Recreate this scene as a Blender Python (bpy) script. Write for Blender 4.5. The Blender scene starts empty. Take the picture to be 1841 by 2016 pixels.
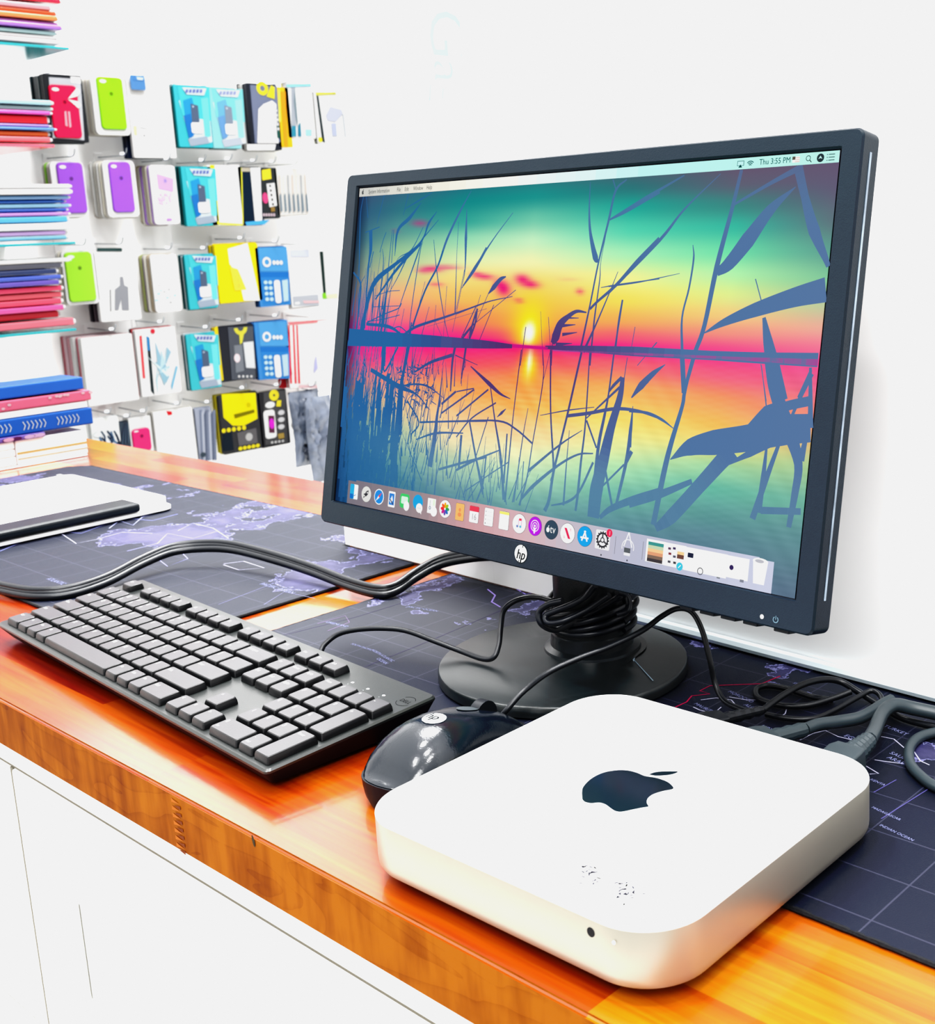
import bpy, bmesh, math, random
import numpy as np
from mathutils import Vector, Matrix
random.seed(7); rng = np.random.default_rng(7)
S = bpy.context.scene
COL = S.collection
PI = math.pi

# ------------------------------------------------------------------ camera
CAMP = dict(f=2364.56, cx=284.19, cy=-94.15, h=0.32049)
RM = np.array([[0.0, 0, 0]] * 3)
YAW, PITCH, ROLL = -0.72327, 0.19953, -0.04021
def _rot(yaw, pitch, roll):
    cy, sy = math.cos(yaw), math.sin(yaw)
    f0 = np.array([sy, cy, 0]); r0 = np.array([cy, -sy, 0])
    f = f0 * math.cos(pitch) - np.array([0, 0, 1]) * math.sin(pitch)
    u = np.cross(r0, f)
    r = r0 * math.cos(roll) + u * math.sin(roll); u2 = -r0 * math.sin(roll) + u * math.cos(roll)
    return np.array([r, -u2, f])
#CAMPARAMS
RM = _rot(YAW, PITCH, ROLL)
CAMC = np.array([0, 0, CAMP['h']])
def ray(px, py):
    return RM.T @ np.array([(px - 920.5 - CAMP['cx']) / CAMP['f'], (py - 1008 - CAMP['cy']) / CAMP['f'], 1.0])
def onz(px, py, z=0.0):
    d = ray(px, py); return CAMC + d * (z - CAMC[2]) / d[2]
def ony(px, py, y):
    d = ray(px, py); return CAMC + d * y / d[1]
def onx(px, py, x):
    d = ray(px, py); return CAMC + d * x / d[0]

cam_d = bpy.data.cameras.new('camera'); cam = bpy.data.objects.new('camera', cam_d); COL.objects.link(cam)
cam_d.sensor_fit = 'HORIZONTAL'; cam_d.sensor_width = 36
cam_d.lens = CAMP['f'] * 36 / 1841
cam_d.shift_x = -CAMP['cx'] / 1841; cam_d.shift_y = CAMP['cy'] / 1841
cam_d.clip_start = 0.02; cam_d.clip_end = 50
M = Matrix.Identity(4)
for i in range(3):
    M[i][0] = RM[0][i]; M[i][1] = -RM[1][i]; M[i][2] = -RM[2][i]
M[2][3] = CAMP['h']
cam.matrix_world = M
cam_d.dof.use_dof = True; cam_d.dof.focus_distance = 0.74; cam_d.dof.aperture_fstop = 26
S.camera = cam

# ------------------------------------------------------------------ colour management (camera response)
S.view_settings.view_transform = 'Standard'; S.view_settings.look = 'None'
S.view_settings.exposure = 0; S.view_settings.gamma = 1
S.view_settings.use_curve_mapping = True
cm = S.view_settings.curve_mapping
cm.extend = 'HORIZONTAL'
cc = cm.curves[3]
CURVE = [(0, 0), (.03, .008), (.08, .045), (.2, .20), (.5, .60), (.76, .888), (1, .888)]
cc.points[0].location = (0, 0); cc.points[1].location = (1, 0.888)
for a_, b_ in CURVE[1:-1]: cc.points.new(a_, b_)
for q in cc.points: q.handle_type = 'VECTOR'
cm.update()

# ------------------------------------------------------------------ helpers
def lin(c):
    if isinstance(c, (int, float)): c = (c, c, c)
    return tuple(((v / 255) / 12.92 if v / 255 <= .04045 else ((v / 255 + .055) / 1.055) ** 2.4) for v in c)
def glin(c):
    'value to emit so that the camera response shows the wanted screen colour'
    return tuple(float(np.interp(v, [q[1] for q in CURVE[:-1]], [q[0] for q in CURVE[:-1]])) for v in lin(c))
def tag(o, label=None, cat=None, group=None, kind=None):
    if label: o['label'] = label
    if cat: o['category'] = cat
    if group: o['group'] = group
    if kind: o['kind'] = kind
    return o
def empty(name, loc=(0, 0, 0), rz=0):
    o = bpy.data.objects.new(name, None); COL.objects.link(o); o.location = loc; o.rotation_euler = (0, 0, rz)
    o.empty_display_size = .02
    return o
def link(name, me, m=None, parent=None, smooth=False, loc=None):
    o = bpy.data.objects.new(name, me); COL.objects.link(o)
    if m is not None and not me.materials: me.materials.append(m)
    if parent: o.parent = parent
    if loc is not None: o.location = loc
    if smooth:
        me.polygons.foreach_set('use_smooth', [True] * len(me.polygons))
        try: me.set_sharp_from_angle(angle=math.radians(smooth if smooth is not True else 40))
        except Exception: pass
    return o
def mesh_from(verts, faces, name='m'):
    me = bpy.data.meshes.new(name); me.from_pydata([tuple(map(float, v)) for v in verts], [], [tuple(f) for f in faces]); me.update(); return me
def bmmesh(bm, name='m'):
    bmesh.ops.recalc_face_normals(bm, faces=bm.faces)
    me = bpy.data.meshes.new(name); bm.to_mesh(me); bm.free(); return me
def rbox(x0, x1, y0, y1, z0, z1, r=0.0, seg=2):
    bm = bmesh.new(); bmesh.ops.create_cube(bm, size=1)
    for v in bm.verts:
        v.co = ((x0 + x1) / 2 + v.co.x * (x1 - x0), (y0 + y1) / 2 + v.co.y * (y1 - y0), (z0 + z1) / 2 + v.co.z * (z1 - z0))
    if r > 0: bmesh.ops.bevel(bm, geom=bm.edges[:], offset=r, segments=seg, profile=.5, affect='EDGES')
    return bmmesh(bm)
def rrect(w, h, r, n=8, cx=0, cy=0):
    pts = []
    for k, (sx, sy) in enumerate(((1, 1), (-1, 1), (-1, -1), (1, -1))):
        for i in range(n + 1):
            a = PI / 2 * k + PI / 2 * i / n
            pts.append((cx + sx * (w / 2 - r) + r * math.cos(a), cy + sy * (h / 2 - r) + r * math.sin(a)))
    return pts
def rings(ringlist, cap0=True, cap1=True):
    n = len(ringlist[0]); v = []; f = []
    for r in ringlist: v += list(r)
    for k in range(len(ringlist) - 1):
        for i in range(n):
            j = (i + 1) % n
            f.append((k * n + i, k * n + j, (k + 1) * n + j, (k + 1) * n + i))
    if cap0: f.append(tuple(reversed(range(n))))
    if cap1: f.append(tuple((len(ringlist) - 1) * n + i for i in range(n)))
    return v, f
def crom(pts, k=8):
    P = [np.array(p, float) for p in pts]; P = [2 * P[0] - P[1]] + P + [2 * P[-1] - P[-2]]
    out = []
    for i in range(1, len(P) - 2):
        a, b, c, d = P[i - 1:i + 3]
        for j in range(k):
            t = j / k
            out.append(.5 * (2 * b + (c - a) * t + (2 * a - 5 * b + 4 * c - d) * t * t + (3 * b - a - 3 * c + d) * t ** 3))
    out.append(P[-2]); return out
def tube(pts, r, n=10, flat=1.0, close=False):
    pts = [np.array(p, float) for p in pts]; R = []
    N = None
    for i, p in enumerate(pts):
        a = pts[max(i - 1, 0)]; b = pts[min(i + 1, len(pts) - 1)]
        t = b - a; t = t / (np.linalg.norm(t) + 1e-12)
        if N is None:
            up = np.array([0, 0, 1.0]) if abs(t[2]) < .9 else np.array([1.0, 0, 0])
            N = np.cross(t, up); N /= np.linalg.norm(N)
        else:
            N = N - t * (N @ t); N /= (np.linalg.norm(N) + 1e-12)
        B = np.cross(t, N)
        rr = r[i] if hasattr(r, '__len__') else r
        R.append([p + rr * (math.cos(2 * PI * k / n) * N * flat + math.sin(2 * PI * k / n) * B) for k in range(n)])
    return rings(R)
def merge(lst):
    V = []; F = []
    for v, f in lst:
        o = len(V); V += list(v); F += [tuple(i + o for i in q) for q in f]
    return V, F

# ------------------------------------------------------------------ materials
MATS = {}
def mat(name, rgb, rough=.5, metal=0, spec=.5, coat=0, coat_r=.05, noise=0.0, nscale=40, bump=0, bscale=300, trans=0, alpha=1, ior=1.5, emis=None, es=0, linear=False, stretch=None, sheen=0):
    if name in MATS: return MATS[name]
    m = bpy.data.materials.new(name); m.use_nodes = True
    nt = m.node_tree; b = nt.nodes['Principled BSDF']
    c = rgb if linear else lin(rgb)
    b.inputs['Base Color'].default_value = (*c, 1); b.inputs['Roughness'].default_value = rough
    b.inputs['Metallic'].default_value = metal; b.inputs['Specular IOR Level'].default_value = spec
    b.inputs['Coat Weight'].default_value = coat; b.inputs['Coat Roughness'].default_value = coat_r
    b.inputs['Transmission Weight'].default_value = trans; b.inputs['Alpha'].default_value = alpha; b.inputs['IOR'].default_value = ior
    if emis: b.inputs['Emission Color'].default_value = (*lin(emis), 1); b.inputs['Emission Strength'].default_value = es
    tc = nt.nodes.new('ShaderNodeTexCoord'); mp = nt.nodes.new('ShaderNodeMapping')
    nt.links.new(tc.outputs['Object'], mp.inputs[0])
    if stretch: mp.inputs['Scale'].default_value = stretch
    if noise >= 0:
        nz = nt.nodes.new('ShaderNodeTexNoise'); nz.inputs['Scale'].default_value = nscale; nz.inputs['Detail'].default_value = 4
        nt.links.new(mp.outputs[0], nz.inputs['Vector'])
        mx = nt.nodes.new('ShaderNodeMix'); mx.data_type = 'RGBA'; mx.blend_type = 'MULTIPLY'
        mr = nt.nodes.new('ShaderNodeMapRange'); mr.inputs[3].default_value = 1 - noise; mr.inputs[4].default_value = 1 + noise
        nt.links.new(nz.outputs['Fac'], mr.inputs[0])
        mx.inputs[0].default_value = 1; mx.inputs[6].default_value = (*c, 1)
        nt.links.new(mr.outputs[0], mx.inputs[7]); nt.links.new(mx.outputs[2], b.inputs['Base Color'])
    if bump:
        n2 = nt.nodes.new('ShaderNodeTexNoise'); n2.inputs['Scale'].default_value = bscale; n2.inputs['Detail'].default_value = 3
        nt.links.new(mp.outputs[0], n2.inputs['Vector'])
        bp = nt.nodes.new('ShaderNodeBump'); bp.inputs['Strength'].default_value = bump; bp.inputs['Distance'].default_value = .0006
        nt.links.new(n2.outputs['Fac'], bp.inputs['Height']); nt.links.new(bp.outputs[0], b.inputs['Normal'])
    MATS[name] = m; return m
def ink_mat(name, emission):
    m = bpy.data.materials.new(name); m.use_nodes = True; nt = m.node_tree
    at = nt.nodes.new('ShaderNodeAttribute'); at.attribute_name = 'Col'
    b = nt.nodes['Principled BSDF']
    if emission:
        nt.nodes.remove(b); e = nt.nodes.new('ShaderNodeEmission'); nt.links.new(at.outputs['Color'], e.inputs[0]); e.inputs[1].default_value = 1
        nt.links.new(e.outputs[0], nt.nodes['Material Output'].inputs[0])
    else:
        b.inputs['Roughness'].default_value = .5; b.inputs['Specular IOR Level'].default_value = .12
        nt.links.new(at.outputs['Color'], b.inputs['Base Color'])
    return m
GLOW = ink_mat('screen_image', True); INK = ink_mat('printed_ink', False)

# text -> 2D triangles
_TC = {}
def text2d(s):
    if s in _TC: return _TC[s]
    cu = bpy.data.curves.new('t', 'FONT'); cu.body = s; cu.size = 1; cu.resolution_u = 3
    o = bpy.data.objects.new('t', cu); COL.objects.link(o)
    dg = bpy.context.evaluated_depsgraph_get(); me = bpy.data.meshes.new_from_object(o.evaluated_get(dg))
    v = [(q.co.x, q.co.y) for q in me.vertices]; f = [tuple(p.vertices) for p in me.polygons]
    bpy.data.objects.remove(o); bpy.data.curves.remove(cu); bpy.data.meshes.remove(me)
    if not v: v = [(0, 0), (0.1, 0), (0, .1)]; f = [(0, 1, 2)]
    w = max(a[0] for a in v); h = max(a[1] for a in v)
    _TC[s] = (v, f, w, h); return _TC[s]

INKSTEP = 0.0
INKK = None      # print on brightly lit goods is toned down so that its colour survives the exposure
class Ink:
    """flat coloured shapes in a plane frame: O + a*U + b*V + layer*N"""
    def __init__(s, O, U, V, N=None):
        s.O = np.array(O, float); s.U = np.array(U, float); s.V = np.array(V, float)
        s.N = np.cross(s.U, s.V) if N is None else np.array(N, float)
        s.v = []; s.f = []; s.c = []; s.k = 0
    def P(s, a, b, w): return s.O + s.U * a + s.V * b + s.N * w
    def poly(s, pts, col, w=0.0):
        s.k += 1; w += s.k * INKSTEP; o = len(s.v); s.v += [s.P(a, b, w) for a, b in pts]; s.f.append(tuple(range(o, o + len(pts)))); s.c.append(tuple(col)); return s
    def rect(s, a0, b0, a1, b1, col, w=0.0): return s.poly([(a0, b0), (a1, b0), (a1, b1), (a0, b1)], col, w)
    def rr(s, ca, cb, wd, ht, r, col, w=0.0): return s.poly(rrect(wd, ht, min(r, wd / 2, ht / 2), 4, ca, cb), col, w)
    def ell(s, ca, cb, ra, rb, col, w=0.0, n=24, rot=0):
        c_, s_ = math.cos(rot), math.sin(rot)
        return s.poly([(ca + ra * math.cos(t) * c_ - rb * math.sin(t) * s_, cb + ra * math.cos(t) * s_ + rb * math.sin(t) * c_) for t in [2 * PI * k / n for k in range(n)]], col, w)
    def ring(s, ca, cb, r0, r1, col, w=0.0, a0=0, a1=2 * PI, n=24):
        for k in range(n):
            t0 = a0 + (a1 - a0) * k / n; t1 = a0 + (a1 - a0) * (k + 1) / n
            s.poly([(ca + r0 * math.cos(t0), cb + r0 * math.sin(t0)), (ca + r1 * math.cos(t0), cb + r1 * math.sin(t0)), (ca + r1 * math.cos(t1), cb + r1 * math.sin(t1)), (ca + r0 * math.cos(t1), cb + r0 * math.sin(t1))], col, w)
        return s
    def line(s, pts, width, col, w=0.0):
        n = len(pts)
        L = []; Rr = []
        for i, p in enumerate(pts):
            a = pts[max(i - 1, 0)]; b = pts[min(i + 1, n - 1)]
            dx, dy = b[0] - a[0], b[1] - a[1]; d = math.hypot(dx, dy) + 1e-12
            wd = (width[i] if hasattr(width, '__len__') else width) / 2
            L.append((p[0] - dy / d * wd, p[1] + dx / d * wd)); Rr.append((p[0] + dy / d * wd, p[1] - dx / d * wd))
        for i in range(n - 1): s.poly([Rr[i], Rr[i + 1], L[i + 1], L[i]], col(pts[i]) if callable(col) else col, w)
        return s
    def text(s, t, a, b, size, col, w=0.0, rot=0, sx=1.0, center=False, shear=0):
        v, f, tw, th = text2d(t); o = len(s.v); c_, s_ = math.cos(rot), math.sin(rot)
        for x, y in v:
            x2 = ((x - (tw / 2 if center else 0)) + shear * y) * size * sx; y2 = (y - (th / 2 if center else 0)) * size
            s.v.append(s.P(a + x2 * c_ - y2 * s_, b + x2 * s_ + y2 * c_, w))
        for q in f: s.f.append(tuple(i + o for i in q)); s.c.append(tuple(col) if hasattr(col, '__len__') else (col,) * 3)
        return s
    def build(s, name, m, parent=None):
        me = mesh_from(s.v, s.f); at = me.color_attributes.new('Col', 'FLOAT_COLOR', 'CORNER')
        arr = []
        conv = glin if m is GLOW else (lin if INKK is None else (lambda c: tuple(v * INKK for v in glin(c))))
        for p, c in zip(me.polygons, s.c): arr += [*conv(c), 1.0] * len(p.vertices)
        at.data.foreach_set('color', arr)
        return link(name, me, m, parent)

M_wall = mat('white_paint', (238, 238, 238), rough=.6, noise=.02, nscale=8)
M_blk = mat('black_plastic', (.009, .0125, .016), rough=.32, linear=True, noise=.1, bump=.15, bscale=900, spec=.5)
M_blk2 = mat('black_plastic_side', (.006, .008, .012), rough=.45, linear=True, noise=.1, spec=.3)
M_bez = mat('bezel_plastic', (.010, .018, .027), rough=.42, linear=True, noise=.08, bump=.2, bscale=1500, spec=.28)
M_key_lit = mat('key_plastic_lit', (.046, .045, .050), rough=.34, linear=True, noise=.05, bump=.1, bscale=1200, spec=.7)  # lit key tops: brightness put into the colour
M_key_shaded = mat('key_plastic_shaded', (.006, .0065, .008), rough=.36, linear=True, noise=.05, bump=.1, bscale=1200, spec=.6)  # same plastic on the key sides, darkened in colour for shade
M_plate = mat('keyboard_plastic', (.018, .021, .021), rough=.30, linear=True, noise=.08, bump=.12, bscale=1200, spec=.8)
M_under = mat('keyboard_underside', (.010, .003, .007), rough=.55, linear=True, noise=.1, spec=.25)
M_cable = mat('cable_rubber', (.008, .010, .014), rough=.35, linear=True, noise=.1, spec=.5)
M_cable2 = mat('grey_cable_rubber', (.035, .048, .056), rough=.4, linear=True, noise=.1, spec=.5)
M_mouse = mat('mouse_gloss', (.006, .010, .016), rough=.16, linear=True, noise=.05, spec=.55, bump=.12, bscale=700)
M_base = mat('brushed_stand', (.010, .014, .016), rough=.30, linear=True, noise=.5, nscale=30, stretch=(2, 40, 2), spec=.9)
M_alu_lit = mat('aluminium_lit_top', (240, 240, 240), rough=.4, metal=.3)  # lit copy of the aluminium: the top's brightness is put into its colour
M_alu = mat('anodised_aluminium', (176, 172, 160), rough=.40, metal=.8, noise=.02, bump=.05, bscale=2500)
M_white = mat('white_plastic', (240, 240, 240), rough=.35, noise=.01)
M_steel = mat('chromed_wire', (200, 205, 210), rough=.3, metal=.6, noise=.03)
M_glass = mat('green_glass', (25, 112, 118), rough=.15, noise=.05)
M_matedge = mat('mat_edge', (.004, .005, .008), rough=.8, linear=True, noise=.4, nscale=400, bump=.6, bscale=900)

def wood_mat():
    m = bpy.data.materials.new('butcher_block_wood'); m.use_nodes = True; nt = m.node_tree; b = nt.nodes['Principled BSDF']
    N = nt.nodes.new; L = nt.links.new
    tc = N('ShaderNodeTexCoord'); sp = N('ShaderNodeSeparateXYZ'); L(tc.outputs['Object'], sp.inputs[0])
    def math_(op, a, bb=None, c=None):
        n = N('ShaderNodeMath'); n.operation = op
        for i, q in enumerate((a, bb, c)):
            if q is None: continue
            if isinstance(q, (int, float)): n.inputs[i].default_value = q
            else: L(q, n.inputs[i])
        return n.outputs[0]
    row = math_('FLOOR', math_('DIVIDE', math_('ADD', sp.outputs['Y'], -.3165), .042))
    wn = N('ShaderNodeTexWhiteNoise'); wn.noise_dimensions = '1D'; L(row, wn.inputs['W'])
    colx = math_('FLOOR', math_('DIVIDE', math_('ADD', sp.outputs['X'], math_('MULTIPLY', wn.outputs['Value'], 3.0)), .36))
    wn2 = N('ShaderNodeTexWhiteNoise'); wn2.noise_dimensions = '2D'
    cb = N('ShaderNodeCombineXYZ'); L(row, cb.inputs[0]); L(colx, cb.inputs[1]); L(cb.outputs[0], wn2.inputs['Vector'])
    # grain
    mp = N('ShaderNodeMapping'); mp.inputs['Scale'].default_value = (2.2, 26, 26); L(tc.outputs['Object'], mp.inputs[0])
    off = N('ShaderNodeVectorMath'); off.operation = 'ADD'; L(mp.outputs[0], off.inputs[0])
    cb2 = N('ShaderNodeCombineXYZ'); L(math_('MULTIPLY', wn2.outputs['Value'], 37.0), cb2.inputs[0]); L(cb2.outputs[0], off.inputs[1])
    nz = N('ShaderNodeTexNoise'); nz.inputs['Scale'].default_value = 1.2; nz.inputs['Detail'].default_value = 6; nz.inputs['Distortion'].default_value = 1.2; L(off.outputs[0], nz.inputs['Vector'])
    mp3 = N('ShaderNodeMapping'); mp3.inputs['Scale'].default_value = (12, 300, 300); L(tc.outputs['Object'], mp3.inputs[0])
    nf = N('ShaderNodeTexNoise'); nf.inputs['Scale'].default_value = 1; nf.inputs['Detail'].default_value = 3; L(mp3.outputs[0], nf.inputs['Vector'])
    fac = math_('ADD', math_('ADD', math_('MULTIPLY', wn2.outputs['Value'], .60), math_('MULTIPLY', nz.outputs['Fac'], .9)), math_('MULTIPLY', nf.outputs['Fac'], .40))
    fac = math_('SUBTRACT', fac, .50)
    cr = N('ShaderNodeValToRGB'); L(fac, cr.inputs[0])
    e = cr.color_ramp.elements
    e[0].position = 0.05; e[0].color = (*WOOD[0], 1); e[1].position = 1; e[1].color = (*WOOD[4], 1)
    for p_, c_ in ((.3, WOOD[1]), (.5, WOOD[2]), (.75, WOOD[3])):
        k = e.new(p_); k.color = (*c_, 1)
    # front edge: one wide brown face with figured grain
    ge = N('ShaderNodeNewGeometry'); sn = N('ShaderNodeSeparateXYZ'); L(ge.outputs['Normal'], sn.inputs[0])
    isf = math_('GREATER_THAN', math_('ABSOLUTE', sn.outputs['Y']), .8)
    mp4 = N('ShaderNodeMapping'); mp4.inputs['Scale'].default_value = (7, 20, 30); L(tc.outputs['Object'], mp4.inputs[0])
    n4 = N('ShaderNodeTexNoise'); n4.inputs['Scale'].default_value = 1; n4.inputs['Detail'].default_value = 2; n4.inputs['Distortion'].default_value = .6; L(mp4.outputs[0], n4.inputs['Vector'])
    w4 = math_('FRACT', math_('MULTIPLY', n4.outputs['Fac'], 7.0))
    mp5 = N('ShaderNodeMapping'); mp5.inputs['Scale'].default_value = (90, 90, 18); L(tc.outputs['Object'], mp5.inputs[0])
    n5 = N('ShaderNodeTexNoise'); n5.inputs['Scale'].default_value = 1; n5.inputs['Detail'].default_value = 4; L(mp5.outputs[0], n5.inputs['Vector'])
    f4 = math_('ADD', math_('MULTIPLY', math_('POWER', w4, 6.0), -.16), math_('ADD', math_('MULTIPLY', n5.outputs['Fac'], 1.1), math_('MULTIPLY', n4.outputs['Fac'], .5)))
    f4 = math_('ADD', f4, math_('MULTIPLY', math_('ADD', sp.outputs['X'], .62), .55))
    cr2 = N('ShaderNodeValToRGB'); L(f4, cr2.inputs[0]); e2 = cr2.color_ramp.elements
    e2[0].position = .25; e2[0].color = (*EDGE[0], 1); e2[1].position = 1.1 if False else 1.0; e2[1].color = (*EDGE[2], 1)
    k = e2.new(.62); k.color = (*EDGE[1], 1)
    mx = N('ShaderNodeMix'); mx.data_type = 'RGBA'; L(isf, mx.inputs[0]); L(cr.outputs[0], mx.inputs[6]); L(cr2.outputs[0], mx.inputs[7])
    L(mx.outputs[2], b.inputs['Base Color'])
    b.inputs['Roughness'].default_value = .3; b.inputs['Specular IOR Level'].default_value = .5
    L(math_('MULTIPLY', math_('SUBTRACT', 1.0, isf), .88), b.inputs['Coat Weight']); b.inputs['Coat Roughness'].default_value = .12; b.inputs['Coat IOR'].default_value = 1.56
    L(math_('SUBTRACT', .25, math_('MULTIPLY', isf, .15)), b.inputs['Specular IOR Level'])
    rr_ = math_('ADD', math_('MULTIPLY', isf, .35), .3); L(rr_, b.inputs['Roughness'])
    bp = N('ShaderNodeBump'); bp.inputs['Strength'].default_value = .12; bp.inputs['Distance'].default_value = .0006
    L(nf.outputs['Fac'], bp.inputs['Height']); L(bp.outputs[0], b.inputs['Normal'])
    return m
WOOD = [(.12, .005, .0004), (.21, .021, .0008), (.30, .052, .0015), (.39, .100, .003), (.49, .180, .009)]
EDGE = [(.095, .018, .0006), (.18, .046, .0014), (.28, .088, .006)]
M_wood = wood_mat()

def mat_print():
    m = bpy.data.materials.new('map_print_cloth'); m.use_nodes = True; nt = m.node_tree; b = nt.nodes['Principled BSDF']
    N = nt.nodes.new; L = nt.links.new
    tc = N('ShaderNodeTexCoord')
    nz = N('ShaderNodeTexNoise'); nz.inputs['Scale'].default_value = 7; nz.inputs['Detail'].default_value = 7; nz.inputs['Roughness'].default_value = .62; L(tc.outputs['Object'], nz.inputs['Vector'])
    cr = N('ShaderNodeValToRGB'); L(nz.outputs['Fac'], cr.inputs[0]); e = cr.color_ramp.elements
    e[0].position = .50; e[0].color = (.0045, .007, .019, 1); e[1].position = .66; e[1].color = (.06, .055, .14, 1)
    k = e.new(.555); k.color = (.0045, .007, .019, 1); k = e.new(.56); k.color = (.20, .20, .42, 1); k = e.new(.567); k.color = (.024, .024, .065, 1)
    sp0 = N('ShaderNodeSeparateXYZ'); L(tc.outputs['Object'], sp0.inputs[0])
    mk = N('ShaderNodeMapRange'); mk.inputs[1].default_value = .52; mk.inputs[2].default_value = .62; mk.inputs[3].default_value = -.16; mk.inputs[4].default_value = .02; L(sp0.outputs['Y'], mk.inputs[0])
    ad = N('ShaderNodeMath'); ad.operation = 'ADD'; L(nz.outputs['Fac'], ad.inputs[0]); L(mk.outputs[0], ad.inputs[1]); L(ad.outputs[0], cr.inputs[0])
    # faint graticule
    sp = N('ShaderNodeSeparateXYZ'); L(tc.outputs['Object'], sp.inputs[0])
    def g(o, s, w):
        a = N('ShaderNodeMath'); a.operation = 'DIVIDE'; L(o, a.inputs[0]); a.inputs[1].default_value = s
        f = N('ShaderNodeMath'); f.operation = 'FRACT'; L(a.outputs[0], f.inputs[0])
        l = N('ShaderNodeMath'); l.operation = 'LESS_THAN'; L(f.outputs[0], l.inputs[0]); l.inputs[1].default_value = w; return l.outputs[0]
    mx = N('ShaderNodeMath'); mx.operation = 'MAXIMUM'; L(g(sp.outputs['X'], .041, .022), mx.inputs[0]); L(g(sp.outputs['Y'], .037, .025), mx.inputs[1])
    mm = N('ShaderNodeMath'); mm.operation = 'MULTIPLY'; L(mx.outputs[0], mm.inputs[0]); mm.inputs[1].default_value = .10
    mi = N('ShaderNodeMix'); mi.data_type = 'RGBA'; L(mm.outputs[0], mi.inputs[0]); L(cr.outputs[0], mi.inputs[6]); mi.inputs[7].default_value = (.25, .25, .40, 1)
    L(mi.outputs[2], b.inputs['Base Color']); b.inputs['Roughness'].default_value = .55; b.inputs['Specular IOR Level'].default_value = .35
    n2 = N('ShaderNodeTexNoise'); n2.inputs['Scale'].default_value = 1400; L(tc.outputs['Object'], n2.inputs['Vector'])
    bp = N('ShaderNodeBump'); bp.inputs['Strength'].default_value = .35; bp.inputs['Distance'].default_value = .0004; L(n2.outputs['Fac'], bp.inputs['Height']); L(bp.outputs[0], b.inputs['Normal'])
    return m
M_map = mat_print()

# ------------------------------------------------------------------ the setting
FLZ = -.9
o = link('floor', rbox(-4.2, 2.5, -1.8, 4.2, FLZ - .05, FLZ), mat('floor_tile', (225, 224, 220), rough=.4, noise=.05, nscale=3)); tag(o, kind='structure')
XW = -3.33                                   # shop wall with the hooks, runs along y
o = link('wall_left', rbox(XW - .1, XW, -1.8, 4.2, FLZ, 1.9), M_wall); tag(o, kind='structure')
# wall behind the counter
WA = -.0359
def wally(x): return .719 + WA * (x + 1.007)
def wallbox(x0, x1, z0, z1, th):
    v = []; 
    for z in (z0, z1):
        for x, dy in ((x0, 0), (x1, 0), (x1, th), (x0, th)): v.append((x, wally(x) + dy, z))
    return mesh_from(v, [(3, 2, 1, 0), (4, 5, 6, 7), (0, 1, 5, 4), (1, 2, 6, 5), (2, 3, 7, 6), (3, 0, 4, 7)])
o = link('wall_back', wallbox(-.775, .9, .0035, 1.5, .14), M_wall); tag(o, kind='structure')
o = link('trim_1', wallbox(-1.007, -.7752, .0035, .13, .03), M_wall); tag(o, kind='structure')
# pale bead where the mat meets the wall
pts = [(x, wally(x) - .0042, .0075) for x in np.linspace(-.60, .1, 12)]
o = link('trim_2', mesh_from(*tube(pts, .0042, 8)), mat('grey_bead', (200, 214, 220), rough=.25, noise=.03), smooth=True); tag(o, kind='structure')

# countertop (deep part on the left, shallow part in front of the wall)
Y0 = .3175; TH = .0385
P2 = [(-3.0, Y0), (.5, Y0), (.5, .69), (-1.007, .745), (-1.007, .905), (-3.0, .905)]
bm = bmesh.new(); vs = [bm.verts.new((x, y, -TH)) for x, y in P2]; fc = bm.faces.new(vs)
ex = bmesh.ops.extrude_face_region(bm, geom=[fc]); bmesh.ops.translate(bm, verts=[q for q in ex['geom'] if isinstance(q, bmesh.types.BMVert)], vec=(0, 0, TH))
bmesh.ops.recalc_face_normals(bm, faces=bm.faces)
bmesh.ops.bevel(bm, geom=[e for e in bm.edges if abs(e.verts[0].co.y - Y0) < 1e-5 and abs(e.verts[1].co.y - Y0) < 1e-5 and abs(e.verts[0].co.z - e.verts[1].co.z) < 1e-5], offset=.0018, segments=3, affect='EDGES')
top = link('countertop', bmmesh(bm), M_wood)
tag(top, 'glossy orange butcher-block wooden countertop carrying the computer gear', 'countertop')
# finger joint and knot on the front edge
ik = Ink((0, Y0 - .0004, 0), (1, 0, 0), (0, 0, 1), (0, -1, 0))
a = ony(345, 1565, Y0); b_ = ony(352, 1640, Y0); zt, zb = a[2], b_[2]
for i in range(7):
    z = -.004 - i * .0048
    ik.poly([(a[0] - .005, z), (a[0] + .004, z - .0013), (a[0] - .005, z - .0026)], (158, 84, 18))
    ik.poly([(a[0] + .005, z - .0026), (a[0] - .003, z - .0040), (a[0] + .005, z - .0050)], (100, 42, 5))
k = ony(500, 1655, Y0); ik.ell(k[0], k[2], .0012, .0035, (50, 40, 20), rot=.2)
ik.build('finger_joint', INK, top)

# cabinet under the counter
CY = .335
cab = empty('base_cabinet', (-.8, .5, FLZ)); tag(cab, 'white panelled cabinet standing under the wooden countertop', 'cabinet')
def absolute_child(o, parent):
    o.parent = parent; o.matrix_parent_inverse = Matrix.Translation(-parent.location) if parent.rotation_euler.z == 0 else (Matrix.Translation(parent.location) @ Matrix.Rotation(parent.rotation_euler.z, 4, 'Z')).inverted()
    return o
def AC(name, me, m, parent, smooth=False):
    return absolute_child(link(name, me, m, None, smooth), parent)
M_cab = mat('cabinet_lacquer', (236, 236, 234), rough=.3, noise=.01)
M_groove = mat('shadow_gap', (60, 57, 50), rough=.8)  # dark carcass colour stands for the shade behind the gaps
M_dark = mat('dark_gap', (20, 20, 25), rough=.8)
AC('carcass', rbox(-2.9, .4, CY + .0122, .68, FLZ + .02, -TH - .001), M_groove, cab)
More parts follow.
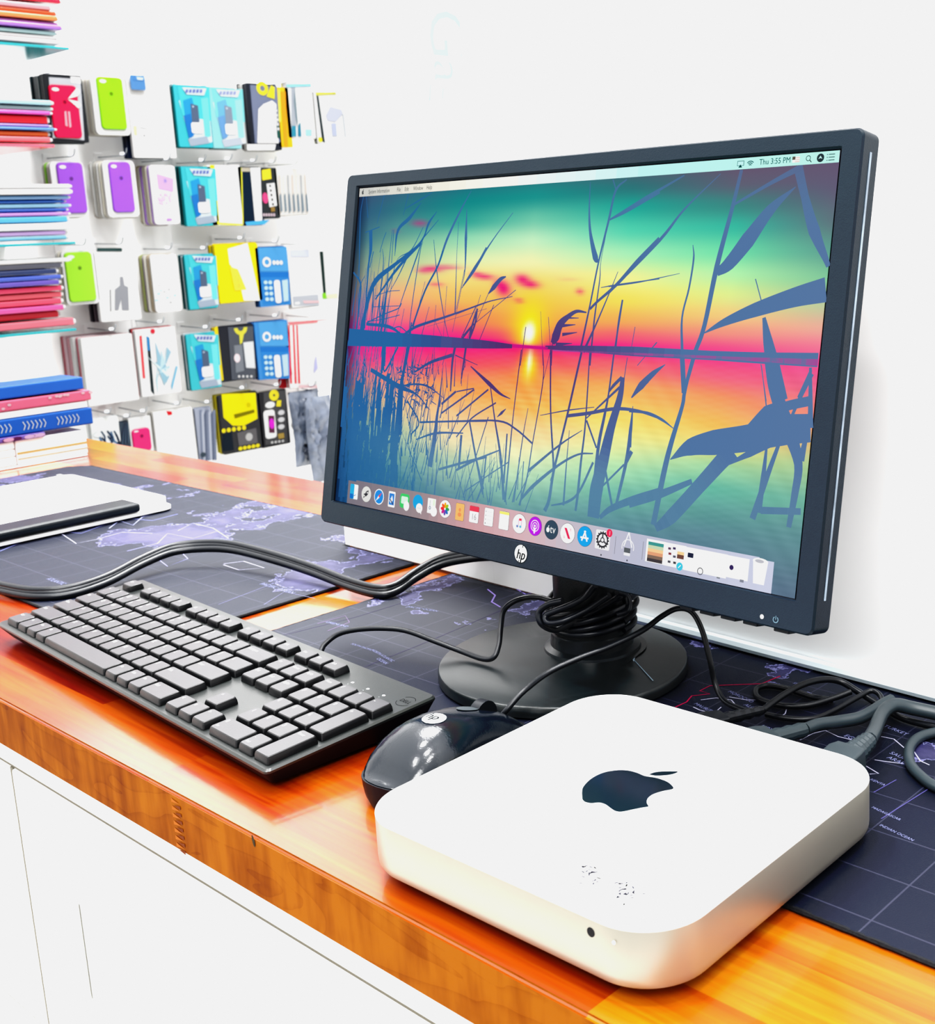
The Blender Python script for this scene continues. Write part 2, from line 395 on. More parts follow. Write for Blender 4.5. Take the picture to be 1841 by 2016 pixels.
AC('top_rail', rbox(-2.9, .4, CY - .004, CY + .011, -.0655, -TH - .0012, .001), M_cab, cab)
def front(name, x0, x1, z0, z1, recess=None):
    d = AC(name, rbox(x0, x1, CY - .006, CY + .011, z0, z1, .0025, 3), M_cab, cab)
    if recess:
        rx0, rx1, rz0, rz1 = recess
        ik = Ink((0, CY - .0064, 0), (1, 0, 0), (0, 0, 1), (0, -1, 0))  # shade and lit edge of the recess drawn as flat lines
        ik.rect(rx0, rz0, rx0 + .0010, rz1, (70, 70, 66)); ik.rect(rx0, rz0 - .0007, rx1, rz0, (205, 203, 190))
        ik.rect(rx0 - .011, rz0, rx0 - .001, rz1, (250, 248, 232))
        q = ik.build('painted_groove', INK, None); absolute_child(q, cab); 
    return d
M_gap_shade = mat('pale_gap_shade', (.15, .14, .11), rough=.8, linear=True)  # filler strips: shade of the joints put into their colour
AC('door_gap_shade', rbox(-.9135, -.909, CY - .0045, CY + .012, -.2925, -.0672), M_gap_shade, cab)
AC('rail_gap_shade', rbox(-1.52, .35, CY - .0035, CY + .012, -.0672, -.0655), M_gap_shade, cab)
AC('drawer_gap_shade', rbox(-1.52, .35, CY - .003, CY + .012, -.2968, -.2925), M_dark, cab)  # black filler strip painted for the shade in this gap
front('drawer_front', -1.52, -.9135, -.2925, -.0672)
front('drawer_front', -.909, -.30, -.2925, -.0672, (-.819, -.34, -.2225, -.1462))
front('drawer_front', -.297, .35, -.2925, -.0672)
front('cabinet_door', -1.52, -.9125, FLZ + .1, -.2965)
front('cabinet_door', -.909, -.30, FLZ + .1, -.2965)
front('cabinet_door', -.297, .35, FLZ + .1, -.2965)

# ------------------------------------------------------------------ desk mats with a printed map
def desk_mat(name, label, x0, x1, y0, y1, cut=None, texts=(), lines=(), rects=()):
    t = empty(name, (x0, y0, 0)); tag(t, label, 'desk mat', None)
    pts = cut or [(x0, y0), (x1, y0), (x1, y1), (x0, y1)]
    bm = bmesh.new(); vs = [bm.verts.new((x, y, .0001)) for x, y in pts]; f_ = bm.faces.new(vs)
    ex = bmesh.ops.extrude_face_region(bm, geom=[f_]); bmesh.ops.translate(bm, verts=[q for q in ex['geom'] if isinstance(q, bmesh.types.BMVert)], vec=(0, 0, .0028))
    me = bmmesh(bm); AC('printed_cloth', me, M_map, t)
    # stitched rim
    n = []
    P = [(p[0], p[1], .0018) for p in pts]; P.append(P[0])
    loop = []
    for i in range(len(P) - 1):
        a, b = np.array(P[i]), np.array(P[i + 1]); m_ = max(2, int(np.linalg.norm(b - a) / .004))
        for j in range(m_): loop.append(a + (b - a) * j / m_)
    loop.append(np.array(P[0]))
    rr_ = [.0012 + .0003 * rng.random() for _ in loop]
    AC('stitched_rim', mesh_from(*tube(loop, rr_, 6)), M_matedge, t)
    for s_, px, py, sz, rot in texts:
        ik = Ink((0, 0, .00305), (1, 0, 0), (0, 1, 0)); p = onz(px, py, .003); ik.text(s_, p[0], p[1], sz * .9, (118, 122, 160), rot=rot); absolute_child(ik.build('printed_word', INK, None), t)
    for L_, w_, c_ in lines:
        ik = Ink((0, 0, .00303), (1, 0, 0), (0, 1, 0)); ik.line([tuple(onz(px, py, .003)[:2]) for px, py in L_], w_, tuple(int(v * .8) for v in c_)); absolute_child(ik.build('printed_line', INK, None), t)
    return t
WP = (205, 205, 235); MG = (190, 30, 90); LV = (95, 92, 150)
m1y = .785
desk_mat('desk_mat', 'dark world-map desk mat lying under the white laptop', -1.725, -.893, .433, m1y,
    cut=[(-1.70, .433), (-.893, .433), (-.893, .714), (-1.009, .717), (-1.009, m1y), (-1.70, m1y), (-1.725, .76), (-1.725, .455)],
    texts=[('PACIFIC OCEAN', 510, 1150, .008, 0), ('NORTH', 690, 1150, .006, 0), ('ATLANTIC OCEAN', 90, 1140, .008, 0), ('EUROPE', 420, 1060, .008, .1), ('ASIA', 500, 1035, .010, 0)],
    lines=[([(0, 1085), (60, 1060), (110, 1045), (160, 1050), (200, 1035), (250, 1020), (300, 1025), (350, 1012)], .0012, (150, 155, 230)),
           ([(120, 1050), (150, 1070), (190, 1062), (240, 1048), (300, 1050)], .001, WP), ([(250, 1085), (310, 1070), (330, 1050), (380, 1060), (430, 1045)], .0012, (170, 170, 235)),
           ([(430, 1190), (560, 1140), (640, 1145)], .0008, (120, 120, 160)), ([(440, 1110), (480, 1105), (520, 1118), (470, 1122), (440, 1112)], .0012, WP), ([(520, 1190), (560, 1165), (620, 1178)], .0008, (130, 130, 170)),
           ([(300, 1090), (350, 1080), (370, 1100), (330, 1115), (300, 1092)], .0010, (160, 160, 225)), ([(350, 1045), (380, 1030), (420, 1040), (450, 1060), (410, 1070)], .0012, (170, 172, 240)),
           ([(215, 1040), (235, 1025), (262, 1034), (280, 1018), (300, 1012)], .0014, (190, 195, 250))])
desk_mat('desk_mat', 'dark world-map desk mat lying under the monitor stand and small computer', -.835, .12, .4325, .716,
    cut=[(-.835, .4325), (.12, .4325), (.12, wally(.12) - .0042), (-.56, wally(-.56) - .0042), (-.575, wally(-.575) - .002), (-.833, wally(-.833) - .002)],
    texts=[('MAURITANIA', 1365, 1386, .0052, -.25), ('MOROCCO', 1432, 1362, .0052, -.25), ('ALGERIA', 1463, 1388, .0055, -.2), ('LIBYA', 1495, 1430, .006, -.2), ('EGYPT', 1660, 1449, .006, -.2), ('TURKEY', 1738, 1430, .0055, -.2),
           ('SAUDI', 1750, 1483, .0055, -.2), ('ARABIA', 1745, 1492, .0055, -.2), ('KENYA', 1712, 1535, .0036, -.2), ('SPAIN', 1560, 1345, .0045, -.2), ('IRAN', 1790, 1455, .0055, -.2), ('MADAGASCAR', 1715, 1590, .0032, -.2),
           ('INDIAN OCEAN', 1730, 1625, .0034, -.2), ('NORTH ATLANTIC', 730, 1280, .0045, -.2), ('OCEAN', 740, 1297, .005, -.2), ('SOUTH PACIFIC', 690, 1268, .004, 0), ('ARCTIC OCEAN', 800, 1195, .005, .2), ('EUROPE', 1580, 1365, .0075, -.2), ('GREENLAND', 640, 1225, .005, .1)],
    lines=[([(1330, 1392), (1352, 1382), (1362, 1370), (1398, 1366), (1378, 1360), (1398, 1350), (1500, 1346), (1536, 1331)], .0011, MG),
           ([(1380, 1378), (1410, 1374), (1440, 1378), (1452, 1392)], .0008, WP), ([(1365, 1392), (1378, 1398), (1405, 1405), (1420, 1392)], .0008, WP), ([(1436, 1372), (1470, 1378), (1498, 1378), (1520, 1388), (1550, 1392), (1546, 1405), (1535, 1412)], .0008, WP),
           ([(1575, 1457), (1600, 1444), (1625, 1438), (1650, 1450), (1700, 1462), (1720, 1468)], .0008, WP), ([(1735, 1450), (1760, 1455), (1780, 1472), (1800, 1480), (1812, 1498), (1830, 1506)], .0008, WP), ([(1722, 1496), (1750, 1500), (1775, 1503), (1800, 1502)], .0008, WP),
           ([(1700, 1505), (1730, 1523), (1712, 1524)], .0008, WP), ([(1720, 1560), (1765, 1535)], .0007, LV), ([(1735, 1612), (1841, 1545)], .0007, LV), ([(625, 1228), (680, 1212), (688, 1225), (645, 1242)], .0008, (130, 110, 150)),
           ([(560, 1250), (700, 1215), (830, 1175)], .0005, (70, 60, 100)), ([(700, 1320), (850, 1260), (990, 1200)], .0005, (70, 60, 100)), ([(960, 1160), (975, 1172), (968, 1185), (985, 1195)], .0014, (160, 140, 220)), ([(1000, 1150), (1035, 1170), (1060, 1165)], .0012, (150, 135, 220))])

# ------------------------------------------------------------------ small silver computer
MX, MY, MT, MR = -.3767, .4267, .0193, .0308
mini = empty('mini_computer', (MX, MY, .0031), MT)
tag(mini, 'small square silver desktop computer with black fruit emblem on its top', 'computer')
Sh = .197
R_ = lambda ins, z, r=MR: [(x, y, z - .0031) for x, y in rrect(Sh - 2 * ins, Sh - 2 * ins, r - ins * .6, 14)]
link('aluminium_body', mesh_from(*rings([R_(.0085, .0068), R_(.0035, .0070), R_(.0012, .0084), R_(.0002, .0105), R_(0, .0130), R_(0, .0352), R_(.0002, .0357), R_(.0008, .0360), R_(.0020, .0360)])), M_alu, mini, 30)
body = mini.children[0].data; body.materials.append(M_alu_lit)
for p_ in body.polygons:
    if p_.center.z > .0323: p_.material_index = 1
link('rubber_base', mesh_from(*rings([R_(.014, .0031), R_(.013, .0066), R_(.0086, .0069)])), M_blk2, mini, 30)
ct, st = math.cos(MT), math.sin(MT)
def mini_loc(px, py, z=.0361):
    p = onz(px, py, z); dx, dy = p[0] - MX, p[1] - MY; return (dx * ct + dy * st, -dx * st + dy * ct)
cr_ = lambda x, y: (660 + x * .6415, 1340 + y * .6415)
apple = [(757, 345), (761, 326), (785, 301), (820, 283), (860, 275), (895, 275), (925, 282), (950, 292), (985, 298), (1015, 308), (1032, 320), (1037, 332), (1005, 339), (975, 349), (959, 362), (957, 376), (962, 386), (945, 389), (915, 395), (880, 402), (860, 400), (845, 391), (830, 380), (810, 374), (785, 376), (765, 371), (757, 360)]
leaf = [(963, 288), (985, 280), (1020, 278), (1052, 279), (1035, 287), (1005, 291), (975, 291)]
def smoothloop(p, k=4):
    q = p[-2:] + p + p[:2]; out = crom([(a, b, 0) for a, b in q], k)
    return [(v[0], v[1]) for v in out[2 * k:-2 * k - 1]]
ik = Ink((0, 0, .0361 - .0031), (1, 0, 0), (0, 1, 0))
ik.poly([mini_loc(*cr_(x, y)) for x, y in smoothloop(apple)], (0, 0, 0)); ik.poly([mini_loc(*cr_(x, y)) for x, y in smoothloop(leaf)], (0, 0, 0))
me = mesh_from(ik.v, ik.f); link('fruit_emblem', me, mat('emblem_gloss', (.006, .012, .018), rough=.12, linear=True, spec=.4), mini)
ik = Ink((0, 0, .0361 - .0031), (1, 0, 0), (0, 1, 0))
for i in range(46):
    cxs, cys = ((1160, 1722) if i < 20 else (1230, 1752))
    px, py = cxs + rng.normal(0, 14), cys + rng.normal(0, 10)
    a, b = mini_loc(px, py); ik.ell(a, b, .0007 + .0009 * rng.random(), .0005, (60, 60, 70) if i % 9 else (5, 5, 5), n=6, rot=rng.random() * 3)
ik.build('scuff_mark', INK, mini)
# infrared window and status light on the front side
hx = mini_loc(1173.5, 1825, .030)[0]
for nm, x, z, r, m_ in (('infrared_window', hx, .0262, .0021, M_dark), ('status_light', hx + .0125, .0262, .0008, M_white)):
    v = [(x + r * math.cos(t), -Sh / 2 - .0002 + dy, z + r * 1.05 * math.sin(t)) for dy in (.0004, 0) for t in [2 * PI * k / 20 for k in range(20)]]
    link(nm, mesh_from(v, [tuple(range(20)), tuple(reversed(range(20, 40)))] + [(i, (i + 1) % 20, 20 + (i + 1) % 20, 20 + i) for i in range(20)]), m_, mini)
link('port_panel', rbox(-.075, .075, Sh / 2 - .0005, Sh / 2 + .0004, .006, .026, .0001, 1), M_blk2, mini)

# ------------------------------------------------------------------ monitor
MO = np.array([-.57396, .58148, .23082])
mt, mti = -.02369, .19560
MU = np.array([math.cos(mt), math.sin(mt), 0]); N0 = np.array([math.sin(mt), -math.cos(mt), 0])
MV = np.array([0, 0, 1]) * math.cos(mti) - N0 * math.sin(mti); MN = N0 * math.cos(mti) + np.array([0, 0, 1]) * math.sin(mti)
#MONPARAMS
def scr(px, py, w=0.0):
    d = ray(px, py); P0 = MO + MN * w; X = CAMC + d * ((P0 - CAMC) @ MN) / (d @ MN); return ((X - MO) @ MU, (X - MO) @ MV)
mon = bpy.data.objects.new('computer_monitor', None); COL.objects.link(mon)
mon.matrix_world = Matrix(((MU[0], MN[0], MV[0], MO[0]), (MU[1], MN[1], MV[1], MO[1]), (MU[2], MN[2], MV[2], MO[2]), (0, 0, 0, 1))) @ Matrix.Diagonal((1, 1, 1, 1))
# local frame of the empty: x = right, y = towards viewer (out of the screen), z = up
MonM = mon.matrix_world.copy()
tag(mon, 'black widescreen monitor showing a sunset lake wallpaper on round stand', 'monitor')
W2, H2 = .2212, .1252
OUT = dict(l=-.2365, r=.2365, t=.1365, b=-.1440)
FW = .003
def mframe():
    o = rrect(OUT['r'] - OUT['l'], OUT['t'] - OUT['b'], .005, 6, 0, (OUT['t'] + OUT['b']) / 2)
    o2 = rrect(OUT['r'] - OUT['l'] - .002, OUT['t'] - OUT['b'] - .002, .0045, 6, 0, (OUT['t'] + OUT['b']) / 2)
    i1 = rrect(2 * W2 + .0046, 2 * H2 + .0030, .0008, 6, 0, .0004)
    i2 = rrect(2 * W2 + .0016, 2 * H2 + .0004, .0004, 6, 0, 0)
    z = lambda p, y: [(a, y, b) for a, b in p]
    return rings([z(o, -.0135), z(o, FW - .0014), z(o2, FW), z(i1, FW), z(i2, .0002)], cap0=True, cap1=False)
link('bezel', mesh_from(*mframe()), M_bez, mon, 30)
# dark inner reveal
i1 = rrect(2 * W2 + .0046, 2 * H2 + .0032, .0008, 6, 0, .0003); i2 = rrect(2 * W2 + .0006, 2 * H2 - .0002, .0004, 6, 0, 0)
link('screen_surround', mesh_from(*rings([[(a, FW - .0011, b) for a, b in i1], [(a, .0004, b) for a, b in i2]], cap0=False, cap1=False)), mat('surround_black', (.002, .0025, .006), rough=.5, linear=True, spec=.1), mon)
# rear housing
z = lambda p, y: [(a, y, b) for a, b in p]
cyb = (OUT['t'] + OUT['b']) / 2
link('rear_housing', mesh_from(*rings([z(rrect(.466, .273, .010, 8, 0, cyb), -.0136), z(rrect(.462, .268, .012, 8, 0, cyb), -.022), z(rrect(.30, .20, .02, 8, 0, cyb - .02), -.042), z(rrect(.27, .17, .02, 8, 0, cyb - .02), -.046)])), M_blk2, mon, 30)
# reflection along the right side of the bezel, painted as a pale strip
link('side_reflection', rbox(OUT['r'] - .0001, OUT['r'] + .0003, -.0068, -.0052, OUT['b'] + .02, OUT['t'] - .012), mat('reflection_strip', (.25, .32, .40), rough=.12, linear=True, noise=.9, nscale=60), mon)

FR = dict(O=(0, 0, 0), U=(1, 0, 0), V=(0, 0, 1), N=(0, 1, 0))
def SI(w): return Ink((0, w, 0), (1, 0, 0), (0, 0, 1), (0, 1, 0))
# wallpaper gradient grid
def lerp(stops, t):
    if t <= stops[0][0]: return np.array(stops[0][1], float)
    for (a, ca), (b, cb) in zip(stops, stops[1:]):
        if t <= b:
            k = (t - a) / (b - a); k = k * k * (3 - 2 * k) * .5 + k * .5
            return np.array(ca) * (1 - k) + np.array(cb) * k
    return np.array(stops[-1][1], float)
HZ = .462
COLS = [
 (0.0, [(0, (60, 78, 112)), (.08, (48, 90, 125)), (.16, (60, 110, 130)), (.24, (110, 140, 135)), (.32, (160, 150, 135)), (.38, (205, 130, 145)), (.44, (225, 60, 150)), (HZ, (235, 30, 150)), (.50, (215, 40, 140)), (.56, (200, 80, 130)), (.64, (130, 110, 130)), (.74, (50, 105, 140)), (.88, (25, 85, 140)), (1, (22, 75, 130))]),
 (0.12, [(0, (55, 95, 125)), (.07, (45, 115, 130)), (.14, (85, 150, 145)), (.20, (150, 195, 150)), (.27, (205, 205, 145)), (.33, (240, 180, 130)), (.40, (255, 120, 130)), (.45, (255, 50, 150)), (HZ, (255, 20, 150)), (.53, (250, 60, 135)), (.60, (250, 150, 120)), (.68, (220, 200, 150)), (.76, (150, 190, 165)), (.88, (60, 125, 150)), (1, (40, 95, 140))]),
 (0.30, [(0, (38, 105, 125)), (.06, (18, 135, 135)), (.12, (50, 165, 150)), (.17, (150, 220, 180)), (.23, (225, 240, 180)), (.28, (250, 225, 130)), (.34, (255, 195, 95)), (.40, (255, 130, 90)), (.45, (255, 50, 130)), (HZ, (255, 0, 140)), (.52, (255, 70, 110)), (.60, (255, 165, 90)), (.69, (255, 205, 150)), (.75, (240, 225, 180)), (.83, (165, 200, 175)), (.92, (90, 140, 155)), (1, (70, 105, 140))]),
 (0.46, [(0, (45, 115, 125)), (.06, (25, 145, 140)), (.12, (110, 200, 170)), (.18, (200, 240, 195)), (.24, (245, 242, 180)), (.30, (255, 215, 110)), (.36, (255, 190, 75)), (.41, (255, 165, 70)), (.45, (255, 80, 100)), (HZ, (255, 10, 130)), (.50, (255, 70, 100)), (.56, (255, 150, 80)), (.63, (255, 180, 85)), (.70, (255, 210, 150)), (.76, (245, 240, 190)), (.82, (200, 230, 190)), (.88, (130, 185, 170)), (.94, (95, 145, 155)), (1, (85, 120, 150))]),
 (0.66, [(0, (85, 90, 110)), (.05, (45, 115, 120)), (.10, (30, 165, 150)), (.16, (80, 210, 175)), (.22, (170, 240, 185)), (.28, (245, 245, 150)), (.34, (250, 225, 90)), (.39, (255, 175, 90)), (.43, (255, 95, 115)), (HZ, (255, 30, 140)), (.50, (255, 100, 110)), (.56, (255, 180, 95)), (.64, (250, 225, 110)), (.71, (235, 240, 165)), (.77, (180, 230, 180)), (.83, (118, 190, 168)), (.89, (96, 152, 156)), (.95, (86, 126, 150)), (1, (84, 120, 148))]),
 (0.85, [(0, (105, 80, 108)), (.06, (95, 95, 115)), (.11, (60, 135, 130)), (.16, (55, 185, 160)), (.22, (110, 225, 170)), (.27, (180, 245, 175)), (.32, (225, 240, 145)), (.37, (245, 205, 130)), (.41, (255, 150, 130)), (.45, (255, 75, 140)), (HZ, (255, 60, 145)), (.51, (255, 95, 130)), (.57, (255, 160, 100)), (.63, (245, 195, 95)), (.68, (235, 225, 130)), (.73, (160, 215, 165)), (.78, (105, 188, 165)), (.84, (94, 155, 152)), (.90, (90, 132, 147)), (1, (88, 116, 140))]),
 (1.0, [(0, (102, 84, 112)), (.08, (98, 92, 118)), (.15, (95, 115, 125)), (.22, (95, 160, 145)), (.28, (130, 200, 155)), (.34, (190, 205, 160)), (.39, (235, 175, 155)), (.44, (245, 115, 150)), (HZ, (240, 80, 150)), (.52, (235, 100, 140)), (.58, (240, 140, 125)), (.65, (220, 190, 130)), (.70, (170, 205, 150)), (.78, (115, 180, 160)), (.86, (98, 145, 150)), (1, (92, 115, 138))]),
]
C0 = scr(1043, 652); CR0 = scr(1043, 722)
clouds = [scr(*q) for q in [(828, 440), (780, 455), (850, 530), (880, 526), (955, 545), (940, 540), (1030, 550), (1045, 560), (992, 568), (985, 560), (1023, 592), (1143, 574), (1115, 548), (860, 560), (835, 535)]]
csz = [(.008, .0022, .5), (.004, .001, .3), (.010, .0018, .8), (.012, .0012, .6), (.008, .0018, .8), (.005, .0016, .6), (.006, .0028, .9), (.007, .0022, .9), (.006, .0045, 1.), (.004, .002, .8), (.004, .0012, .6), (.003, .0016, .6), (.008, .0006, .35), (.007, .0014, .45), (.006, .0012, .5)]
csz = [(a_ * 1.45, b_ * 1.3, c_) for a_, b_, c_ in csz]
def wall_col(u, v):
    t = (u + W2) / (2 * W2); s_ = 1 - (v + H2) / (2 * H2)
    for (a, ca), (b, cb) in zip(COLS, COLS[1:]):
        if t <= b + 1e-9:
            k = (t - a) / (b - a); c = lerp(ca, s_) * (1 - k) + lerp(cb, s_) * k; break
    d2 = ((u - C0[0]) / .017) ** 2 + ((v - C0[1]) / .022) ** 2; g = .95 * math.exp(-d2) if v > -.5 and s_ < HZ + .004 else 0
    c = c * (1 - g) + np.array((255, 245, 20)) * g
    g = math.exp(-(((u - C0[0]) / .0062) ** 2 + ((v - C0[1] + .001) / .0075) ** 2) ** 2) if s_ < HZ + .002 else 0
    c = c * (1 - g) + np.array((255, 255, 245)) * g
    if s_ > HZ:
        g = math.exp(-(((u - CR0[0]) / .0085) ** 2 + ((v - CR0[1]) / .010) ** 2)); c = c * (1 - g) + np.array((255, 235, 20)) * g
        g = math.exp(-(((u - CR0[0]) / .0022) ** 2 + ((v - CR0[1] - .003) / .008) ** 2)); c = c * (1 - g) + np.array((255, 255, 230)) * g
        # ripples
        rp = math.sin(v * 2600 + 3 * math.sin(u * 60)) * math.sin(u * 190 + v * 900)
        c = c + rp * (6 + 10 * math.exp(-((u + .02) / .04) ** 2) * math.exp(-((s_ - .62) / .05) ** 2))
    for (cu, cv), (ru, rv, al) in zip(clouds, csz):
        g = al * math.exp(-(((u - cu) / ru) ** 2 + ((v - cv) / rv + .25 * (u - cu) / ru) ** 2) * 1.3)
        c = c * (1 - g) + np.array((235, 20, 120)) * g
    e = min(1, (t) / .035); c = c * (.35 + .65 * e) + np.array((6, 20, 60)) * (1 - e) * .5
    return np.clip(c, 0, 255)
nx_, ny_ = 210, 126
vv = []; cc_ = []
for j in range(ny_ + 1):
    for i in range(nx_ + 1):
        u = -W2 + 2 * W2 * i / nx_; v = -H2 + 2 * H2 * j / ny_
        vv.append((u, .0006, v)); cc_ += [*glin(tuple(wall_col(u, v))), 1.0]
ff = [(j * (nx_ + 1) + i, (j + 1) * (nx_ + 1) + i, (j + 1) * (nx_ + 1) + i + 1, j * (nx_ + 1) + i + 1) for j in range(ny_) for i in range(nx_)]
me = mesh_from(vv, ff); at = me.color_attributes.new('Col', 'FLOAT_COLOR', 'POINT'); at.data.foreach_set('color', cc_)
screen = link('screen', me, GLOW, mon); screen['label'] = 'lit screen with a teal and orange sunset over water'

# reeds: silhouettes traced on the picture shown by the screen
def reed_col(u, v):
    t = (u + W2) / (2 * W2); s_ = 1 - (v + H2) / (2 * H2)
    bgc = wall_col(u, v)
    blue = np.array((52, 105, 165)) * (1 - t) + np.array((86, 118, 162)) * t
    if t < .25: blue = np.array((38, 100, 160))
    dark = np.array((85, 25, 90))
    k = max(0, min(1, 1.15 - abs(t - .45) / .28)) * max(0, min(1, 1.3 - abs(s_ - .50) / .22))
    c = blue * (1 - k * .75) + dark * k * .75
    fd = min(.55, max(0, (s_ - .70) / .30 * .55)); fd = max(fd, min(.35, max(0, (.16 - s_) / .16 * .35))); c = c * (1 - fd) + bgc * fd
    return c
rd = SI(.00075)
def stroke(pts, w, colf=None):
    P = [scr(*p) for p in pts]
    if len(P) > 2: P = [(q[0], q[1]) for q in crom([(a, b, 0) for a, b in P], 5)]
    else:
        P = [(P[0][0] * (1 - k / 6) + P[1][0] * k / 6, P[0][1] * (1 - k / 6) + P[1][1] * k / 6) for k in range(7)]
    P = [(min(max(a, -W2), W2), min(max(b, -H2), H2)) for a, b in P]
    n = len(P); sc = .00047
    if hasattr(w, '__len__'): ws = [sc * np.interp(i / (n - 1), np.linspace(0, 1, len(w)), w) for i in range(n)]
    else: ws = [sc * w] * n
    keep = [0] + [i for i in range(1, n) if math.hypot(P[i][0] - P[i - 1][0], P[i][1] - P[i - 1][1]) > 1e-5]
    if len(keep) < 2: return
    rd.line([P[i] for i in keep], [ws[i] for i in keep], (lambda q: tuple(reed_col(*q))) if colf is None else colf)
A = lambda *p: [(660 + x * .17857, 340 + y * .17857) for x, y in p]      # crop 1 (660,340)
B = lambda *p: [(900 + x * .21727, 320 + y * .21727) for x, y in p]      # crop 2 (900,320)
Cc = lambda *p: [(660 + x * .17857, 660 + y * .17857) for x, y in p]     # crop 3 (660,660)
D = lambda *p: [(900 + x * .21727, 680 + y * .21727) for x, y in p]      # crop 4 (900,680)
E_ = lambda *p: [(1240 + x * .2381, 700 + y * .2381) for x, y in p]      # crop 5 (1240,700)
Fq = lambda *p: [(1200 + x * .30418, 230 + y * .30418) for x, y in p]    # crop 6 (1200,230)
